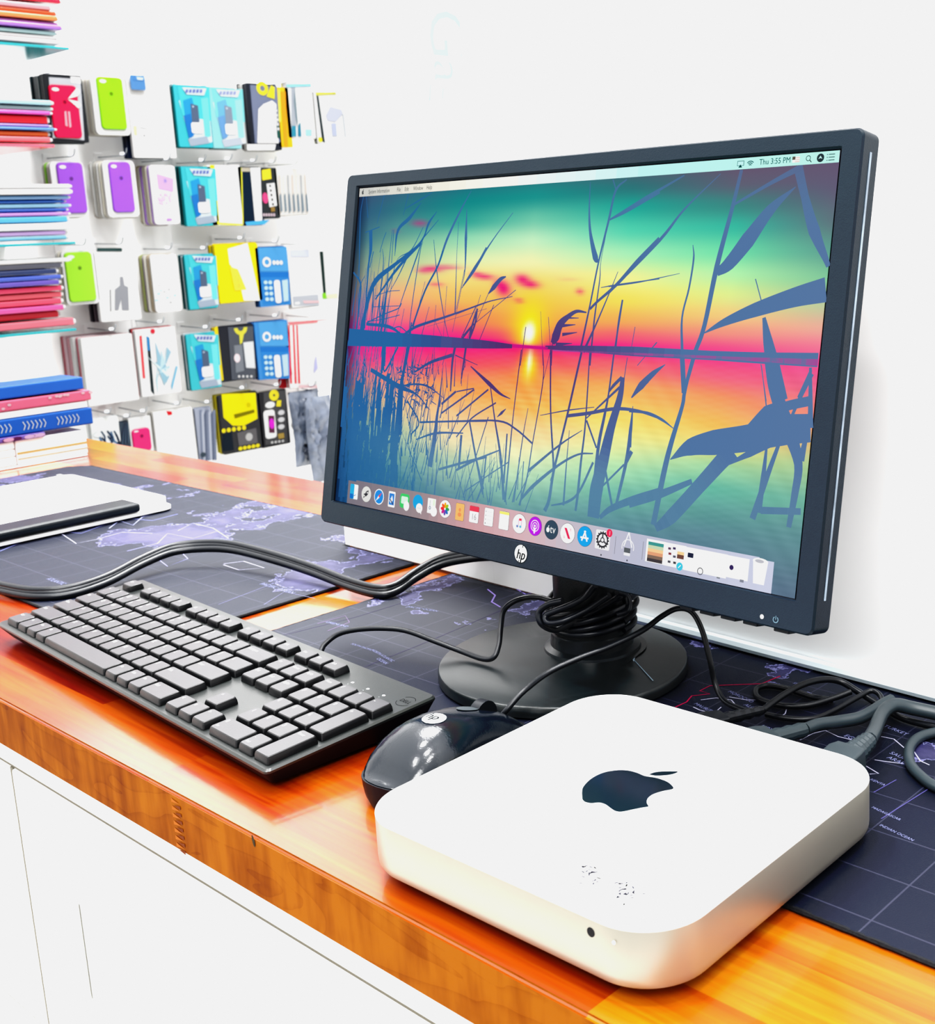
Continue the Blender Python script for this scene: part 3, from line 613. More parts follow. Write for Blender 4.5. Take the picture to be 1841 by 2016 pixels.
# horizon band of land
stroke([(688, 664), (760, 668), (850, 672), (950, 678), (1010, 682)], [30, 25, 19, 13, 6]); stroke([(1075, 684), (1130, 686), (1250, 692), (1400, 700), (1500, 705), (1612, 709)], [5, 8, 13, 12, 14, 17])
stroke([(1010, 681), (1080, 686)], [5, 4], lambda q: (205, 20, 130))
stroke([(1090, 690), (1250, 697), (1450, 706), (1612, 714)], [2, 3, 4, 8], lambda q: (170, 70, 150))
for pts, w in [
 (A((325, 250), (290, 430), (280, 700), (270, 1200)), [2, 3, 2]), (A((350, 260), (370, 500)), 1.5), (A((550, 250), (470, 560)), [2, 1]), (A((815, 240), (760, 470)), [2, 1]), (A((1080, 220), (780, 400)), [1, 3, 1]),
 (A((960, 330), (830, 500), (700, 640), (665, 920)), [1, 7, 6, 1]), (A((500, 600), (340, 660)), 1.5), (A((400, 640), (400, 850), (380, 1000), (350, 1400), (330, 1720)), [9, 8, 4, 4, 5]),
 (A((1130, 430), (1040, 560), (990, 700), (900, 830), (660, 1020), (450, 1200), (360, 1450), (300, 1750)), [1, 5, 3, 6, 7, 11, 9, 9]), (A((1150, 520), (990, 710)), [1, 2]), (A((960, 780), (700, 1050), (450, 1400)), [3, 6, 3]),
 (A((1510, 200), (1380, 440), (1240, 740), (1140, 1030), (1000, 1300), (880, 1640), (860, 1700)), [1, 4, 5, 4, 4, 4, 5]), (A((1460, 400), (1450, 720), (1440, 1070), (1400, 1280), (1300, 1760)), [1, 6, 2, 1, 1]), (A((1370, 540), (1350, 900), (1330, 1560)), [1, 1, 3]),
 (A((1680, 830), (1540, 1080), (1400, 1280)), [5, 5, 1]), (B((515, 455), (340, 690), (170, 950), (60, 1120)), [1, 2, 5, 2]),
 (A((1680, 1430), (1400, 1530), (1200, 1600), (900, 1700), (750, 1800)), [2, 3, 4, 5, 5]), (A((1095, 740), (1130, 1100), (1210, 1600), (1260, 1830)), [1, 2, 2, 1]), (A((1370, 540), (1360, 700)), 1),
 (A((980, 600), (850, 850), (700, 950), (640, 1150), (560, 1400), (500, 1700)), [1, 2, 1, 2, 2, 2]), (A((970, 740), (900, 950), (760, 1350), (640, 1720)), [2, 3, 2, 1]), (A((975, 760), (940, 900), (850, 1500), (820, 1780)), [1, 2, 2, 2]),
 (A((640, 630), (600, 1000), (560, 1500), (540, 1700)), [1, 2, 3, 3]), (A((530, 840), (540, 1000), (500, 1400), (500, 1650)), [1, 2, 3, 3]), (A((210, 1100), (290, 1230), (270, 1500), (240, 1750)), [3, 4, 4, 4]), (A((340, 1130), (280, 1280), (250, 1720)), [1, 2, 3]),
 (A((440, 1090), (430, 1300), (410, 1640)), [1, 3, 3]), (A((570, 660), (540, 740), (500, 880)), 1.5), (A((655, 630), (630, 1000)), 1.5), (A((430, 870), (390, 1050)), 2), (A((790, 960), (700, 1150), (600, 1330)), [3, 2, 1]),
 (A((350, 1660), (550, 1560), (700, 1500), (740, 1440)), 2), (A((360, 1640), (520, 1620), (720, 1570)), 1.5), (A((430, 1480), (720, 1470)), 1.2), (A((450, 1360), (600, 1310), (720, 1300)), 1.2),
 (A((350, 1670), (600, 1700), (760, 1800)), [5, 6, 3]), (A((640, 1720), (720, 1700), (800, 1760)), 2), (A((850, 1650), (830, 1800)), [3, 6]), (A((770, 1500), (720, 1760)), 1.3), (A((1045, 1480), (960, 1800)), [1, 2]), (A((1120, 1460), (1090, 1820)), 1), (A((1560, 1480), (1400, 1820)), 2), (A((1580, 1500), (1520, 1680), (1490, 1830)), [3, 4, 5]), (A((1520, 1680), (1420, 1800)), [2, 3]),
 (A((1110, 1640), (1190, 1820)), 1), (A((1000, 1200), (860, 1750)), 1), (A((1240, 1250), (1200, 1820)), 1), (A((1020, 1700), (1680, 1500)), .6),
 # centre
 (B((1215, 175), (1205, 430), (1215, 640), (1260, 860), (1290, 900)), [1, 3, 5, 10, 3]), (B((1420, 155), (1445, 240)), 2), (B((1545, 155), (1445, 255), (1380, 530), (1290, 900), (1210, 1300), (1120, 1720)), [2, 4, 4, 3, 3, 4]),
 (B((1380, 530), (1310, 900), (1300, 1060), (1250, 1430), (1210, 1841)), [1, 1, 2, 3, 3]), (B((1390, 525), (1550, 440), (1841, 260)), [1, 4, 7]), (Fq((0, 670), (250, 520), (490, 380)), [2, 5, 2]),
 (B((1841, 690), (1640, 900), (1450, 1110), (1280, 1260), (1210, 1330)), [6, 7, 5, 4, 4]), (Fq((725, 370), (490, 600), (330, 800), (0, 1140)), [1, 3, 5, 4]), (B((1310, 1135), (1450, 1110), (1841, 1055)), [1, 2, 1.5]), (Fq((0, 1100), (200, 1070), (460, 1015)), [1.5, 2, .7]),
 (B((1465, 990), (1380, 1200), (1260, 1480), (1150, 1720)), [1, 2, 3, 5]), (B((1505, 1250), (1470, 1450), (1440, 1720)), [3, 3, 3]), (B((1620, 1490), (1580, 1720)), 1.2), (B((630, 1490), (580, 1841)), 1.5), (B((765, 1350), (785, 1841)), [.6, 1]), (B((835, 1400), (860, 1800)), 1), (B((1820, 1630), (1640, 1841)), 1.2),
 (B((1180, 1360), (1090, 1350), (1010, 1400), (940, 1470), (900, 1580), (870, 1640)), [2, 5, 8, 13, 16, 8]), (B((1110, 1410), (1000, 1410)), [1, 3]), (B((1080, 1470), (960, 1480)), [1, 5]), (B((1095, 1540), (960, 1560)), [1, 5]), (B((1050, 1640), (900, 1650)), [1, 6]), (B((870, 1640), (860, 1841)), 2),
 (B((450, 1035), (400, 1060), (340, 1130), (290, 1190)), [2, 7, 9, 2]), (B((290, 1190), (200, 1400), (110, 1620)), 1.2), (B((510, 1215), (280, 1265), (0, 1370)), [1, 2, 3]), (B((540, 1155), (180, 1450)), 1.2), (B((340, 1290), (210, 1610)), 1.5), (B((190, 1330), (170, 1460), (120, 1600)), [3, 4, 4]), (B((160, 1460), (50, 1600)), [3, 4]), (B((75, 970), (0, 1330)), 1.2), (B((220, 1200), (100, 1600)), 1),
 # right plants
 (Fq((860, 345), (800, 590), (700, 970), (620, 1350), (560, 1520)), [5, 6, 8, 7, 7]), (Fq((1230, 335), (1050, 430), (810, 570)), [8, 5, 3]), (Fq((1225, 320), (1270, 520), (1330, 740), (1425, 970)), [13, 11, 16, 6]), (Fq((1210, 455), (1050, 600), (900, 800), (780, 950), (700, 1010)), [1, 14, 22, 18, 10]),
 (Fq((610, 1405), (750, 1330), (950, 1250), (1200, 1170), (1405, 1120)), [1, 10, 18, 24, 30]), (Fq((545, 830), (550, 920), (520, 1110), (475, 1300), (475, 1520)), [1, 3, 3, 3, 5]), (Fq((950, 1050), (990, 1200)), 1.5), (Fq((1005, 1300), (1030, 1450), (1060, 1600), (1110, 1841)), [5, 14, 20, 22]),
 (Fq((560, 1520), (510, 1700)), [7, 6]), (Fq((475, 1520), (485, 1720)), [7, 7]), (Fq((985, 1600), (1020, 1841)), 1.2), (Fq((310, 1460), (260, 1520)), 1.2), (Fq((90, 1185), (40, 1500)), [3, 3]), (Fq((1310, 1640), (1230, 1820)), [4, 5]),
 (E_((440, 20), (455, 310)), [8, 8]), (E_((525, 30), (460, 300), (440, 420), (350, 720), (290, 960), (200, 1400)), [5, 6, 6, 8, 9, 9]),
 (E_((1165, 20), (1200, 250), (1260, 450), (1330, 640), (1400, 900), (1370, 1150), (1320, 1420)), [17, 18, 19, 20, 12, 10, 7]), (E_((1095, 80), (1140, 460)), [1, 2]), (E_((1510, 150), (1400, 380), (1330, 540)), [7, 5, 4]),
 (E_((340, 860), (500, 760), (700, 720), (1000, 680), (1250, 620), (1500, 600)), [1, 22, 32, 34, 38, 34]), (E_((960, 640), (1150, 490), (1300, 420), (1500, 375)), [10, 24, 12, 12]), (E_((850, 780), (760, 880), (580, 1080), (350, 1330), (220, 1430)), [26, 22, 20, 20, 10]),
 (E_((0, 1230), (250, 1150), (520, 1040)), [10, 11, 7]), (E_((800, 910), (1000, 810), (1230, 720)), [2, 9, 4]), (E_((1140, 730), (1110, 1000), (1070, 1300)), [3, 7, 9]), (E_((1240, 730), (1130, 1030), (1020, 1350)), [5, 8, 9]), (E_((1460, 690), (1420, 870)), [6, 10]), (E_((1500, 100), (1500, 600)), [4, 8]),
 (E_((1090, 1280), (1420, 1290)), [9, 8]), (E_((300, 75), (200, 150), (100, 250), (20, 350)), [1, 8, 11, 2]), (E_((160, 215), (80, 290)), [3, 3]), (E_((0, 460), (150, 475), (270, 530), (370, 605)), [3, 4, 4, 1]), (E_((30, 430), (10, 760)), [1, 4]),
 # bottom centre
 (D((1510, 290), (1480, 480), (1400, 750), (1330, 1050), (1270, 1300), (1240, 1560)), [7, 11, 15, 20, 24, 22]), (D((1500, 290), (1420, 370), (1380, 430)), [5, 5, 2]), (D((1550, 110), (1500, 430), (1440, 720)), 1.4), (D((1000, 640), (1200, 615), (1440, 575), (1650, 595), (1841, 660)), [5, 5, 5, 4, 3]),
 (D((760, 635), (1000, 590), (1250, 560)), [1, 2, 1]), (D((855, 40), (855, 600), (880, 1100), (860, 1230)), [3, 3, 4, 5]), (D((1140, 40), (1020, 570), (940, 900), (880, 1150), (840, 1400), (800, 1500)), [4, 4, 4, 5, 6, 7]), (D((1210, 60), (1170, 700), (1130, 1050), (1100, 1350), (1080, 1500)), [2, 3, 4, 5, 4]),
 (D((1430, 60), (1380, 440), (1340, 650), (1290, 900), (1250, 1250)), [3, 3, 5, 6, 6]), (D((1180, 680), (1270, 930)), 3), (D((590, 40), (520, 600), (480, 1000), (440, 1420)), [2, 2, 3, 4]), (D((785, 40), (785, 330), (690, 890), (640, 1200), (570, 1450)), [1, 2, 2, 3, 4]), (D((850, 60), (785, 330)), 1),
 (D((130, 190), (300, 350), (400, 440), (490, 485)), [2, 7, 4, 1]), (D((310, 380), (350, 680), (400, 1000), (430, 1400)), [2, 3, 5, 6]), (D((0, 685), (380, 685), (540, 760), (690, 890)), [2, 3, 3, 3]), (D((690, 895), (690, 890)), 1), (D((1140, 770), (940, 900), (650, 1140)), [1, 3, 5]), (D((1240, 980), (1100, 990), (920, 1090), (700, 1270), (590, 1390)), [2, 3, 4, 6, 4]),
 (D((1480, 380), (1180, 660)), [4, 2]), (D((460, 800), (430, 1250)), [3, 4]), (D((650, 570), (600, 850), (520, 1420)), [1, 2, 3]), (D((1025, 770), (1000, 1050), (970, 1450)), [1, 2, 4]), (D((1600, 550), (1580, 760), (1540, 1050), (1450, 1440)), [1, 6, 6, 5]), (D((1590, 960), (1540, 1050)), [6, 7]), (D((1520, 1080), (1330, 1270)), 3), (D((1350, 1130), (1410, 1450)), 4),
 (D((1841, 1330), (1600, 1400), (1400, 1480), (1300, 1560)), [12, 11, 9, 6]), (D((1240, 1060), (1110, 1330), (1000, 1420), (860, 1450)), [4, 4, 4, 2]), (D((610, 1050), (580, 1450)), 2), (D((120, 680), (180, 1030), (240, 1350)), [2, 4, 4]), (D((0, 1130), (170, 1040), (390, 950)), [4, 4, 2]), (D((360, 520), (140, 660), (0, 830)), 2.5), (D((450, 575), (370, 650)), [1, 5, 1]),
 (D((90, 0), (60, 200), (40, 350)), [5, 4, 1]), (D((0, 640), (290, 400)), 3), (D((270, 1000), (240, 1250), (180, 1420)), [3, 4, 3]), (D((470, 1060), (300, 1170), (80, 1320)), 2), (D((290, 650), (180, 1000), (60, 1380)), 2), (D((0, 420), (160, 390)), 2),
 # left lower mass
 (Cc((1330, 130), (1300, 300), (1280, 620)), [6, 5, 3]), (Cc((1450, 140), (1400, 480)), [4, 3]), (Cc((880, 410), (1060, 300), (1300, 220)), [3, 5, 6]), (Cc((1330, 220), (1580, 330)), [2, 1]), (Cc((1200, 330), (1160, 700), (1130, 900), (1110, 1100), (1050, 1450)), [1, 4, 6, 9, 12]), (Cc((1340, 620), (1180, 760)), [4, 4]),
 (Cc((1540, 600), (1180, 860)), 3), (Cc((940, 960), (1300, 950), (1680, 945)), 3), (Cc((800, 720), (930, 960), (840, 1100)), 3), (Cc((1490, 960), (1560, 1350), (1640, 1700)), [3, 4, 5]), (Cc((1680, 1340), (1400, 1410), (1150, 1480)), 4), (Cc((1400, 1100), (1370, 1480)), [5, 5]), (Cc((900, 1150), (1120, 1080), (1420, 1080)), [2, 4, 2]),
 (Cc((400, 380), (700, 560), (900, 650), (1050, 820)), [7, 9, 3, 1]), (Cc((740, 560), (900, 540), (1040, 570), (1200, 690)), [3, 3, 3, 1]), (Cc((550, 1190), (720, 1140)), 5), (Cc((560, 100), (550, 400), (700, 130)), 4), (Cc((820, 100), (760, 420), (740, 560), (720, 1100)), [9, 7, 10, 10]), (Cc((600, 420), (560, 900), (500, 1300)), [8, 9, 12]), (Cc((540, 120), (520, 420)), 6)]:
    stroke(pts, w)
# dense thicket
def densef(x, y):
    a = max(0, min(1, (905 - x) / 190)); b = max(0, min(1, (y - 640) / 70)); return a * b
for i in range(640):
    x = 672 + (rng.random() ** 1.25) * 250; y = 690 + rng.random() * 300
    if y > 935 + (x - 672) * .22: continue
    if rng.random() > densef(x, y) + .12: continue
    L_ = 20 + rng.random() * 60; dx = rng.normal(.12, .13) * L_
    stroke([(x, y + L_ / 2), (x + dx, y - L_ / 2)], [1.2 + 2.2 * rng.random(), .5])
for i in range(150):   # deep lower-left foliage
    x = 668 + rng.random() * 120; y = 770 + rng.random() * 190; L_ = 40 + 50 * rng.random()
    stroke([(x, y + L_ / 2), (x + L_ * .08, y - L_ / 2)], [8, 5])
for i in range(120):
    x = 700 + rng.random() * 330; y = 850 + rng.random() * 160 + (x - 700) * .2
    if y > 940 + (x - 690) * .2: continue
    L_ = 30 + rng.random() * 90; dx = rng.normal(.1, .25) * L_
    stroke([(x, y + L_ / 2), (x + dx, y - L_ / 2)], [2, .6])
for i in range(46):
    x = 690 + rng.random() * 70; y = 560 + rng.random() * 90; L_ = 60 + rng.random() * 90
    stroke([(x, y + L_ / 2), (x + L_ * .14, y - L_ / 2)], [2, .5])
for i in range(90):
    x = 780 + rng.random() * 75; y = 720 + rng.random() * 80; a = rng.random() * 6.28; L_ = 4 + rng.random() * 9
    stroke([(x, y), (x + L_ * math.cos(a), y + L_ * math.sin(a))], [2.2, 1])
# grey haze at left edge of the dense part
q = rd.build('reed_silhouette', GLOW, screen); q['label'] = 'blue and purple reed silhouettes across the picture'

# menu bar
mb = SI(.0010)
mh = .0066
nseg = 24
for i in range(nseg):
    t0, t1 = i / nseg, (i + 1) / nseg; t = (t0 + t1) / 2
    c = lerp([(0, (205, 205, 200)), (.2, (238, 235, 222)), (.35, (246, 246, 236)), (.55, (225, 252, 248)), (.7, (190, 248, 240)), (1, (190, 240, 232))], t)
    mb.rect(-W2 + 2 * W2 * t0, H2 - mh, -W2 + 2 * W2 * t1, H2, tuple(c))
ty = H2 - .0047; INKC = (60, 70, 75)
mb.text('System Information', scr(728, 377)[0], ty, .0044, (55, 60, 66), .0001, sx=.78)
for s_, px in (('File', 784), ('Edit', 799), ('Window', 816), ('Help', 842)): mb.text(s_, scr(px, 372)[0], ty, .0044, (60, 64, 68), .0001, sx=.76)
u0 = scr(717, 377)[0]; mb.ell(u0, H2 - .0034, .0013, .0016, (70, 72, 76), .0001); mb.ell(u0 + .0013, H2 - .0032, .0006, .0007, (205, 205, 200), .0002); mb.ell(u0 + .0005, H2 - .0013, .0007, .0003, (70, 72, 76), .0001, rot=.8)
mb.text('Thu 3:55 PM', scr(1497, 322)[0], ty - .0001, .0047, (10, 75, 72), .0001, sx=.90)
def mpos(px): return scr(px, 318)[0], H2 - .0034
x, y = mpos(1461); mb.poly([(x - .0025, y + .0018), (x + .0025, y + .0018), (x + .0025, y - .0012), (x - .0025, y - .0012)], (60, 130, 125), .0001); mb.poly([(x - .0021, y + .0014), (x + .0021, y + .0014), (x + .0021, y - .0009), (x - .0021, y - .0009)], (195, 246, 240), .00015); mb.poly([(x - .0014, y - .0022), (x + .0014, y - .0022), (x, y - .0003)], (10, 60, 60), .0002)
x, y = mpos(1480)
for r in (.0009, .0019, .0029): mb.ring(x, y - .0020, r, r + .0005, (10, 70, 70), .0001, PI / 4, 3 * PI / 4, 8)
x, y = mpos(1569); mb.rect(x - .0024, y - .0016, x + .0026, y + .0018, (250, 250, 240), .0001); mb.rect(x - .0024, y, x - .0004, y + .0018, (90, 80, 70), .0002)
for k in range(3): mb.rect(x - .0004, y - .0014 + k * .0011, x + .0026, y - .0010 + k * .0011, (225, 200, 190), .0002)
x, y = mpos(1594); mb.ring(x - .0003, y + .0003, .0012, .0016, (40, 60, 60), .0001); mb.line([(x + .0008, y - .0008), (x + .0020, y - .0021)], .0005, (40, 60, 60), .0001)
x, y = mpos(1617); mb.ell(x, y, .0024, .0024, (35, 50, 55), .0001); mb.poly([(x - .0013, y - .0006), (x, y + .0012), (x + .0013, y - .0006), (x, y - .0001)], (200, 240, 235), .0002)
x, y = mpos(1637)
for k in range(3): mb.rect(x - .0014, y - .0019 + k * .0016, x + .0026, y - .0014 + k * .0016, (70, 110, 108), .0001); mb.rect(x - .0026, y - .0019 + k * .0016, x - .0019, y - .0014 + k * .0016, (70, 110, 108), .0001)
mb.build('menu_bar', GLOW, screen)
# dock
dl = scr(686, 975)[0]; dr = scr(1524, 1130)[0]; dt = .5 * (scr(690, 945)[1] + scr(1520, 1098)[1]); db = -H2
dk = SI(.0010)
n_ = 40
for i in range(n_):
    t0, t1 = i / n_, (i + 1) / n_
    c = lerp([(0, (122, 116, 128)), (.2, (150, 135, 140)), (.36, (208, 160, 165)), (.5, (214, 180, 186)), (.62, (196, 190, 202)), (.75, (188, 190, 210)), (1, (204, 208, 228))], (t0 + t1) / 2)
    x0 = dl + (dr - dl) * t0; x1 = dl + (dr - dl) * t1
    dk.rect(x0, db, x1, dt - (.0012 if i in (0, n_ - 1) else 0), tuple(c))
for px, py in ((1214, 1068), (1268, 1080)):
    x = scr(px, py)[0]; dk.rect(x - .0002, db + .004, x + .0002, dt - .004, (140, 138, 150), .0001)
for px, py in ((1186, 1089), (1237, 1101)):
    x, y = scr(px, py); dk.ell(x, db + .0016, .0006, .0006, (60, 60, 70), .0001, n=8)
dk.build('dock_bar', GLOW, screen)
s0 = .0062
def icon(name, px, py, fn, label=None):
    x, y = scr(px, py); k = SI(.0012); fn(k, x, y); q = k.build(name, GLOW, screen)
    if label: q['label'] = label
L1, L2, L3 = .0001, .0002, .0003
def disc(c, r=1.0): return lambda k, x, y: (k.ell(x, y, s0 * r * 1.03, s0 * r * 1.03, (60, 60, 66)), k.ell(x, y, s0 * r, s0 * r, c, L1))
def sheet(c, w=.8, h=1.0): return lambda k, x, y: (k.rr(x, y, s0 * 2 * w * 1.04, s0 * 2 * h * 1.03, .0012, (90, 86, 92)), k.rr(x, y, s0 * 2 * w, s0 * 2 * h, .0010, c, L1))
def ic1(k, x, y): sheet((250, 250, 250), .82, .95)(k, x, y); k.rr(x - s0 * .42, y, s0 * .85, s0 * 1.9, .001, (40, 175, 225), L2); k.rect(x - s0 * .80, y - s0 * .9, x - s0 * .1, y - s0 * .3, (20, 110, 200), L3); k.line([(x - s0 * .4, y - s0 * .35), (x, y - s0 * .55), (x + s0 * .45, y - s0 * .35)], .0005, (60, 120, 190), .0004)
def ic2(k, x, y): disc((225, 225, 222))(k, x, y); k.poly([(x + s0 * .45, y + s0 * .55), (x + s0 * .35, y), (x - s0 * .1, y - s0 * .35), (x - s0 * .35, y - s0 * .1), (x, y + s0 * .4)], (50, 50, 55), L2); k.poly([(x - s0 * .35, y + s0 * .1), (x - s0 * .6, y - s0 * .1), (x - s0 * .2, y - s0 * .1)], (50, 50, 55), L2); k.poly([(x - s0 * .25, y - s0 * .35), (x - s0 * .6, y - s0 * .6), (x - s0 * .45, y - s0 * .2)], (60, 60, 66), L2); k.ell(x + s0 * .22, y + s0 * .22, s0 * .12, s0 * .12, (225, 225, 225), L3)
def ic3(k, x, y): disc((240, 240, 240))(k, x, y); k.ell(x, y, s0 * .86, s0 * .86, (35, 140, 225), L2); k.poly([(x + s0 * .6, y + s0 * .6), (x - s0 * .12, y + s0 * .12), (x + s0 * .12, y - s0 * .12)], (225, 80, 90), L3); k.poly([(x - s0 * .6, y - s0 * .6), (x - s0 * .12, y + s0 * .12), (x + s0 * .12, y - s0 * .12)], (240, 240, 240), L3)
def ic4(k, x, y): sheet((245, 245, 245), .68, .98)(k, x, y); k.rect(x - s0 * .5, y - s0 * .7, x + s0 * .5, y + s0 * .72, (50, 130, 215), L2); k.poly([(x - s0 * .4, y - s0 * .2), (x + s0 * .1, y + s0 * .5), (x + s0 * .3, y - s0 * .1), (x - s0 * .1, y - s0 * .5)], (225, 235, 245), L3); k.line([(x - s0 * .3, y + .0), (x + s0 * .4, y - s0 * .6)], .0009, (60, 60, 90), .0004)
def ic5(k, x, y): k.rr(x, y + s0 * .1, s0 * 1.8, s0 * 1.75, .0022, (60, 205, 105)); k.rr(x, y + s0 * .2, s0 * 1.3, s0 * .9, .001, (215, 255, 225), L1); k.ell(x + s0 * .45, y - s0 * .45, s0 * .55, s0 * .6, (250, 250, 250), L2)
def ic6(k, x, y): k.ell(x - s0 * .1, y + s0 * .25, s0 * .95, s0 * .92, (30, 165, 225)); k.ell(x + s0 * .25, y - s0 * .42, s0 * .62, s0 * .58, (250, 250, 250), L1); k.poly([(x + s0 * .3, y - s0 * .8), (x + s0 * .7, y - s0 * 1.15), (x + s0 * .7, y - s0 * .6)], (250, 250, 250), L1); [k.ell(x + s0 * (.02 + .22 * i), y - s0 * .42, s0 * .06, s0 * .06, (200, 195, 195), L2, n=8) for i in range(3)]
def ic7(k, x, y): k.rr(x - s0 * .1, y + s0 * .1, s0 * 1.5, s0 * 1.8, .0005, (248, 248, 244)); k.ell(x + s0 * .4, y - s0 * .5, s0 * .6, s0 * .6, (250, 250, 250), L1); k.line([(x - s0 * .35, y + s0 * .75), (x - s0 * .35, y)], .0003, (110, 130, 150), L2); k.ring(x - s0 * .35, y - s0 * .15, s0 * .12, s0 * .2, (80, 110, 150), L2, n=10); k.rect(x + s0 * .2, y + s0 * .2, x + s0 * .5, y + s0 * .9, (225, 245, 215), L2)
def ic8(k, x, y):
    disc((250, 250, 250), 1.05)(k, x, y)
    for i, c in enumerate([(250, 170, 30), (160, 200, 40), (50, 160, 90), (40, 110, 190), (110, 80, 180), (200, 40, 140), (235, 40, 60), (240, 90, 40)]):
        a = PI / 2 - i * PI / 4; k.ell(x + s0 * .45 * math.cos(a), y + s0 * .45 * math.sin(a), s0 * .33, s0 * .2, c, L2 + i * .00001, rot=a, n=12)
def ic9(k, x, y): sheet((250, 190, 110), .74, 1.0)(k, x, y); k.ell(x, y + s0 * .25, s0 * .2, s0 * .22, (240, 150, 90), L2); k.ell(x, y - s0 * .3, s0 * .32, s0 * .25, (240, 150, 90), L2)
def ic10(k, x, y): sheet((248, 246, 246), .78, .95)(k, x, y); k.rect(x - s0 * .8, y + s0 * .35, x + s0 * .8, y + s0 * .95, (235, 60, 85), L2); k.text('16', x, y - s0 * .25, .0062, (175, 170, 175), L2, center=True, sx=.9)
def ic11(k, x, y): sheet((250, 250, 250), .76, 1.02)(k, x, y); [k.ell(x - s0 * .5, y + s0 * (.6 - .45 * i), s0 * .07, s0 * .07, (170, 170, 175) if i < 3 else (60, 60, 70), L2, n=8) for i in range(4)]; [k.rect(x - s0 * .3, y + s0 * (.57 - .45 * i), x + s0 * .5, y + s0 * (.62 - .45 * i), (232, 232, 234), L2) for i in range(4)]
def ic12(k, x, y): sheet((250, 250, 248), .8, 1.02)(k, x, y); k.rect(x - s0 * .8, y + s0 * .7, x + s0 * .8, y + s0 * 1.0, (248, 238, 120), L2)
def ic13(k, x, y): disc((252, 252, 252), 1.08)(k, x, y); k.rect(x - s0 * .05, y + s0 * .35, x + s0 * .4, y + s0 * .6, (240, 60, 90), L2); k.rect(x + s0 * .32, y - s0 * .2, x + s0 * .40, y + s0 * .6, (225, 180, 215), L2); k.rect(x - s0 * .13, y - s0 * .2, x - s0 * .05, y + s0 * .5, (225, 180, 215), L2); k.ell(x - s0 * .25, y - s0 * .3, s0 * .17, s0 * .14, (120, 140, 200), L3); k.ell(x + s0 * .25, y - s0 * .3, s0 * .17, s0 * .14, (110, 190, 220), L3)
def ic14(k, x, y): disc((190, 30, 230), 1.03)(k, x, y); k.ring(x, y + s0 * .05, s0 * .55, s0 * .66, (245, 225, 250), L2); k.ring(x, y + s0 * .05, s0 * .3, s0 * .4, (245, 225, 250), L2); k.ell(x, y + s0 * .05, s0 * .15, s0 * .15, (250, 240, 252), L3); k.poly([(x - s0 * .2, y - s0 * .15), (x + s0 * .2, y - s0 * .15), (x + s0 * .1, y - s0 * .8), (x - s0 * .1, y - s0 * .8)], (250, 240, 252), L3)
def ic15(k, x, y): disc((52, 72, 92), 1.03)(k, x, y); k.text('tv', x + s0 * .25, y, .0075, (245, 245, 245), L2, center=True, sx=.9); k.ell(x - s0 * .48, y - s0 * .05, s0 * .26, s0 * .28, (245, 245, 245), L2); k.ell(x - s0 * .42, y + s0 * .35, s0 * .1, s0 * .06, (245, 245, 245), L2, rot=.8)
def ic16(k, x, y): disc((250, 246, 248), 1.08)(k, x, y); k.poly([(x - s0 * .5, y + s0 * .55), (x - s0 * .15, y + s0 * .55), (x + s0 * .5, y - s0 * .55), (x + s0 * .15, y - s0 * .55)], (230, 40, 85), L2); k.poly([(x + s0 * .3, y + s0 * .55), (x + s0 * .5, y + s0 * .55), (x + s0 * .5, y + s0 * .2)], (245, 190, 200), L2); k.poly([(x - s0 * .3, y - s0 * .55), (x - s0 * .5, y - s0 * .55), (x - s0 * .5, y - s0 * .2)], (245, 190, 200), L2)
def ic17(k, x, y): disc((25, 165, 235), 1.06)(k, x, y); k.line([(x - s0 * .4, y - s0 * .5), (x + s0 * .08, y + s0 * .6)], .0013, (245, 250, 252), L2); k.line([(x + s0 * .4, y - s0 * .5), (x - s0 * .08, y + s0 * .6)], .0013, (245, 250, 252), L2); k.rect(x - s0 * .6, y - s0 * .25, x + s0 * .6, y - s0 * .05, (245, 250, 252), L3)
def ic18(k, x, y):
    k.rr(x, y, s0 * 2.05, s0 * 2.0, .001, (236, 236, 238)); k.ring(x, y, s0 * .62, s0 * .8, (45, 45, 50), L1)
    for i in range(16): a = i * PI / 8; k.ell(x + s0 * .84 * math.cos(a), y + s0 * .84 * math.sin(a), s0 * .09, s0 * .09, (45, 45, 50), L1, n=6)
    k.ring(x, y, s0 * .18, s0 * .3, (60, 60, 65), L2)
    for i in range(3): a = PI / 2 + i * 2 * PI / 3; k.line([(x + s0 * .28 * math.cos(a), y + s0 * .28 * math.sin(a)), (x + s0 * .65 * math.cos(a), y + s0 * .65 * math.sin(a))], .0012, (70, 70, 76), L2)
    k.ell(x + s0 * .9, y + s0 * .85, s0 * .42, s0 * .42, (235, 45, 85), L3); k.text('1', x + s0 * .9, y + s0 * .85, .004, (250, 220, 225), .0004, center=True)
def ic19(k, x, y): k.ring(x, y - s0 * .25, s0 * .75, s0 * .85, (238, 238, 240), 0, -.3, PI + .3, 16); k.line([(x, y + s0 * 1.3), (x - s0 * .55, y - s0 * .2)], .0009, (240, 240, 242), L1); k.line([(x, y + s0 * 1.3), (x + s0 * .55, y - s0 * .2)], .0009, (240, 240, 242), L1); k.rect(x - s0 * .45, y - s0 * .8, x + s0 * .4, y - s0 * .3, (90, 95, 100), L2); k.rect(x - s0 * .45, y - s0 * 1.1, x + s0 * .4, y - s0 * .8, (235, 235, 238), L2)
def th(fn=None, w=1.25, h=1.15):
    def f(k, x, y):
        k.rect(x - s0 * w, y - s0 * h, x + s0 * w, y + s0 * h, (248, 248, 250)); 
        if fn: fn(k, x, y)
    return f
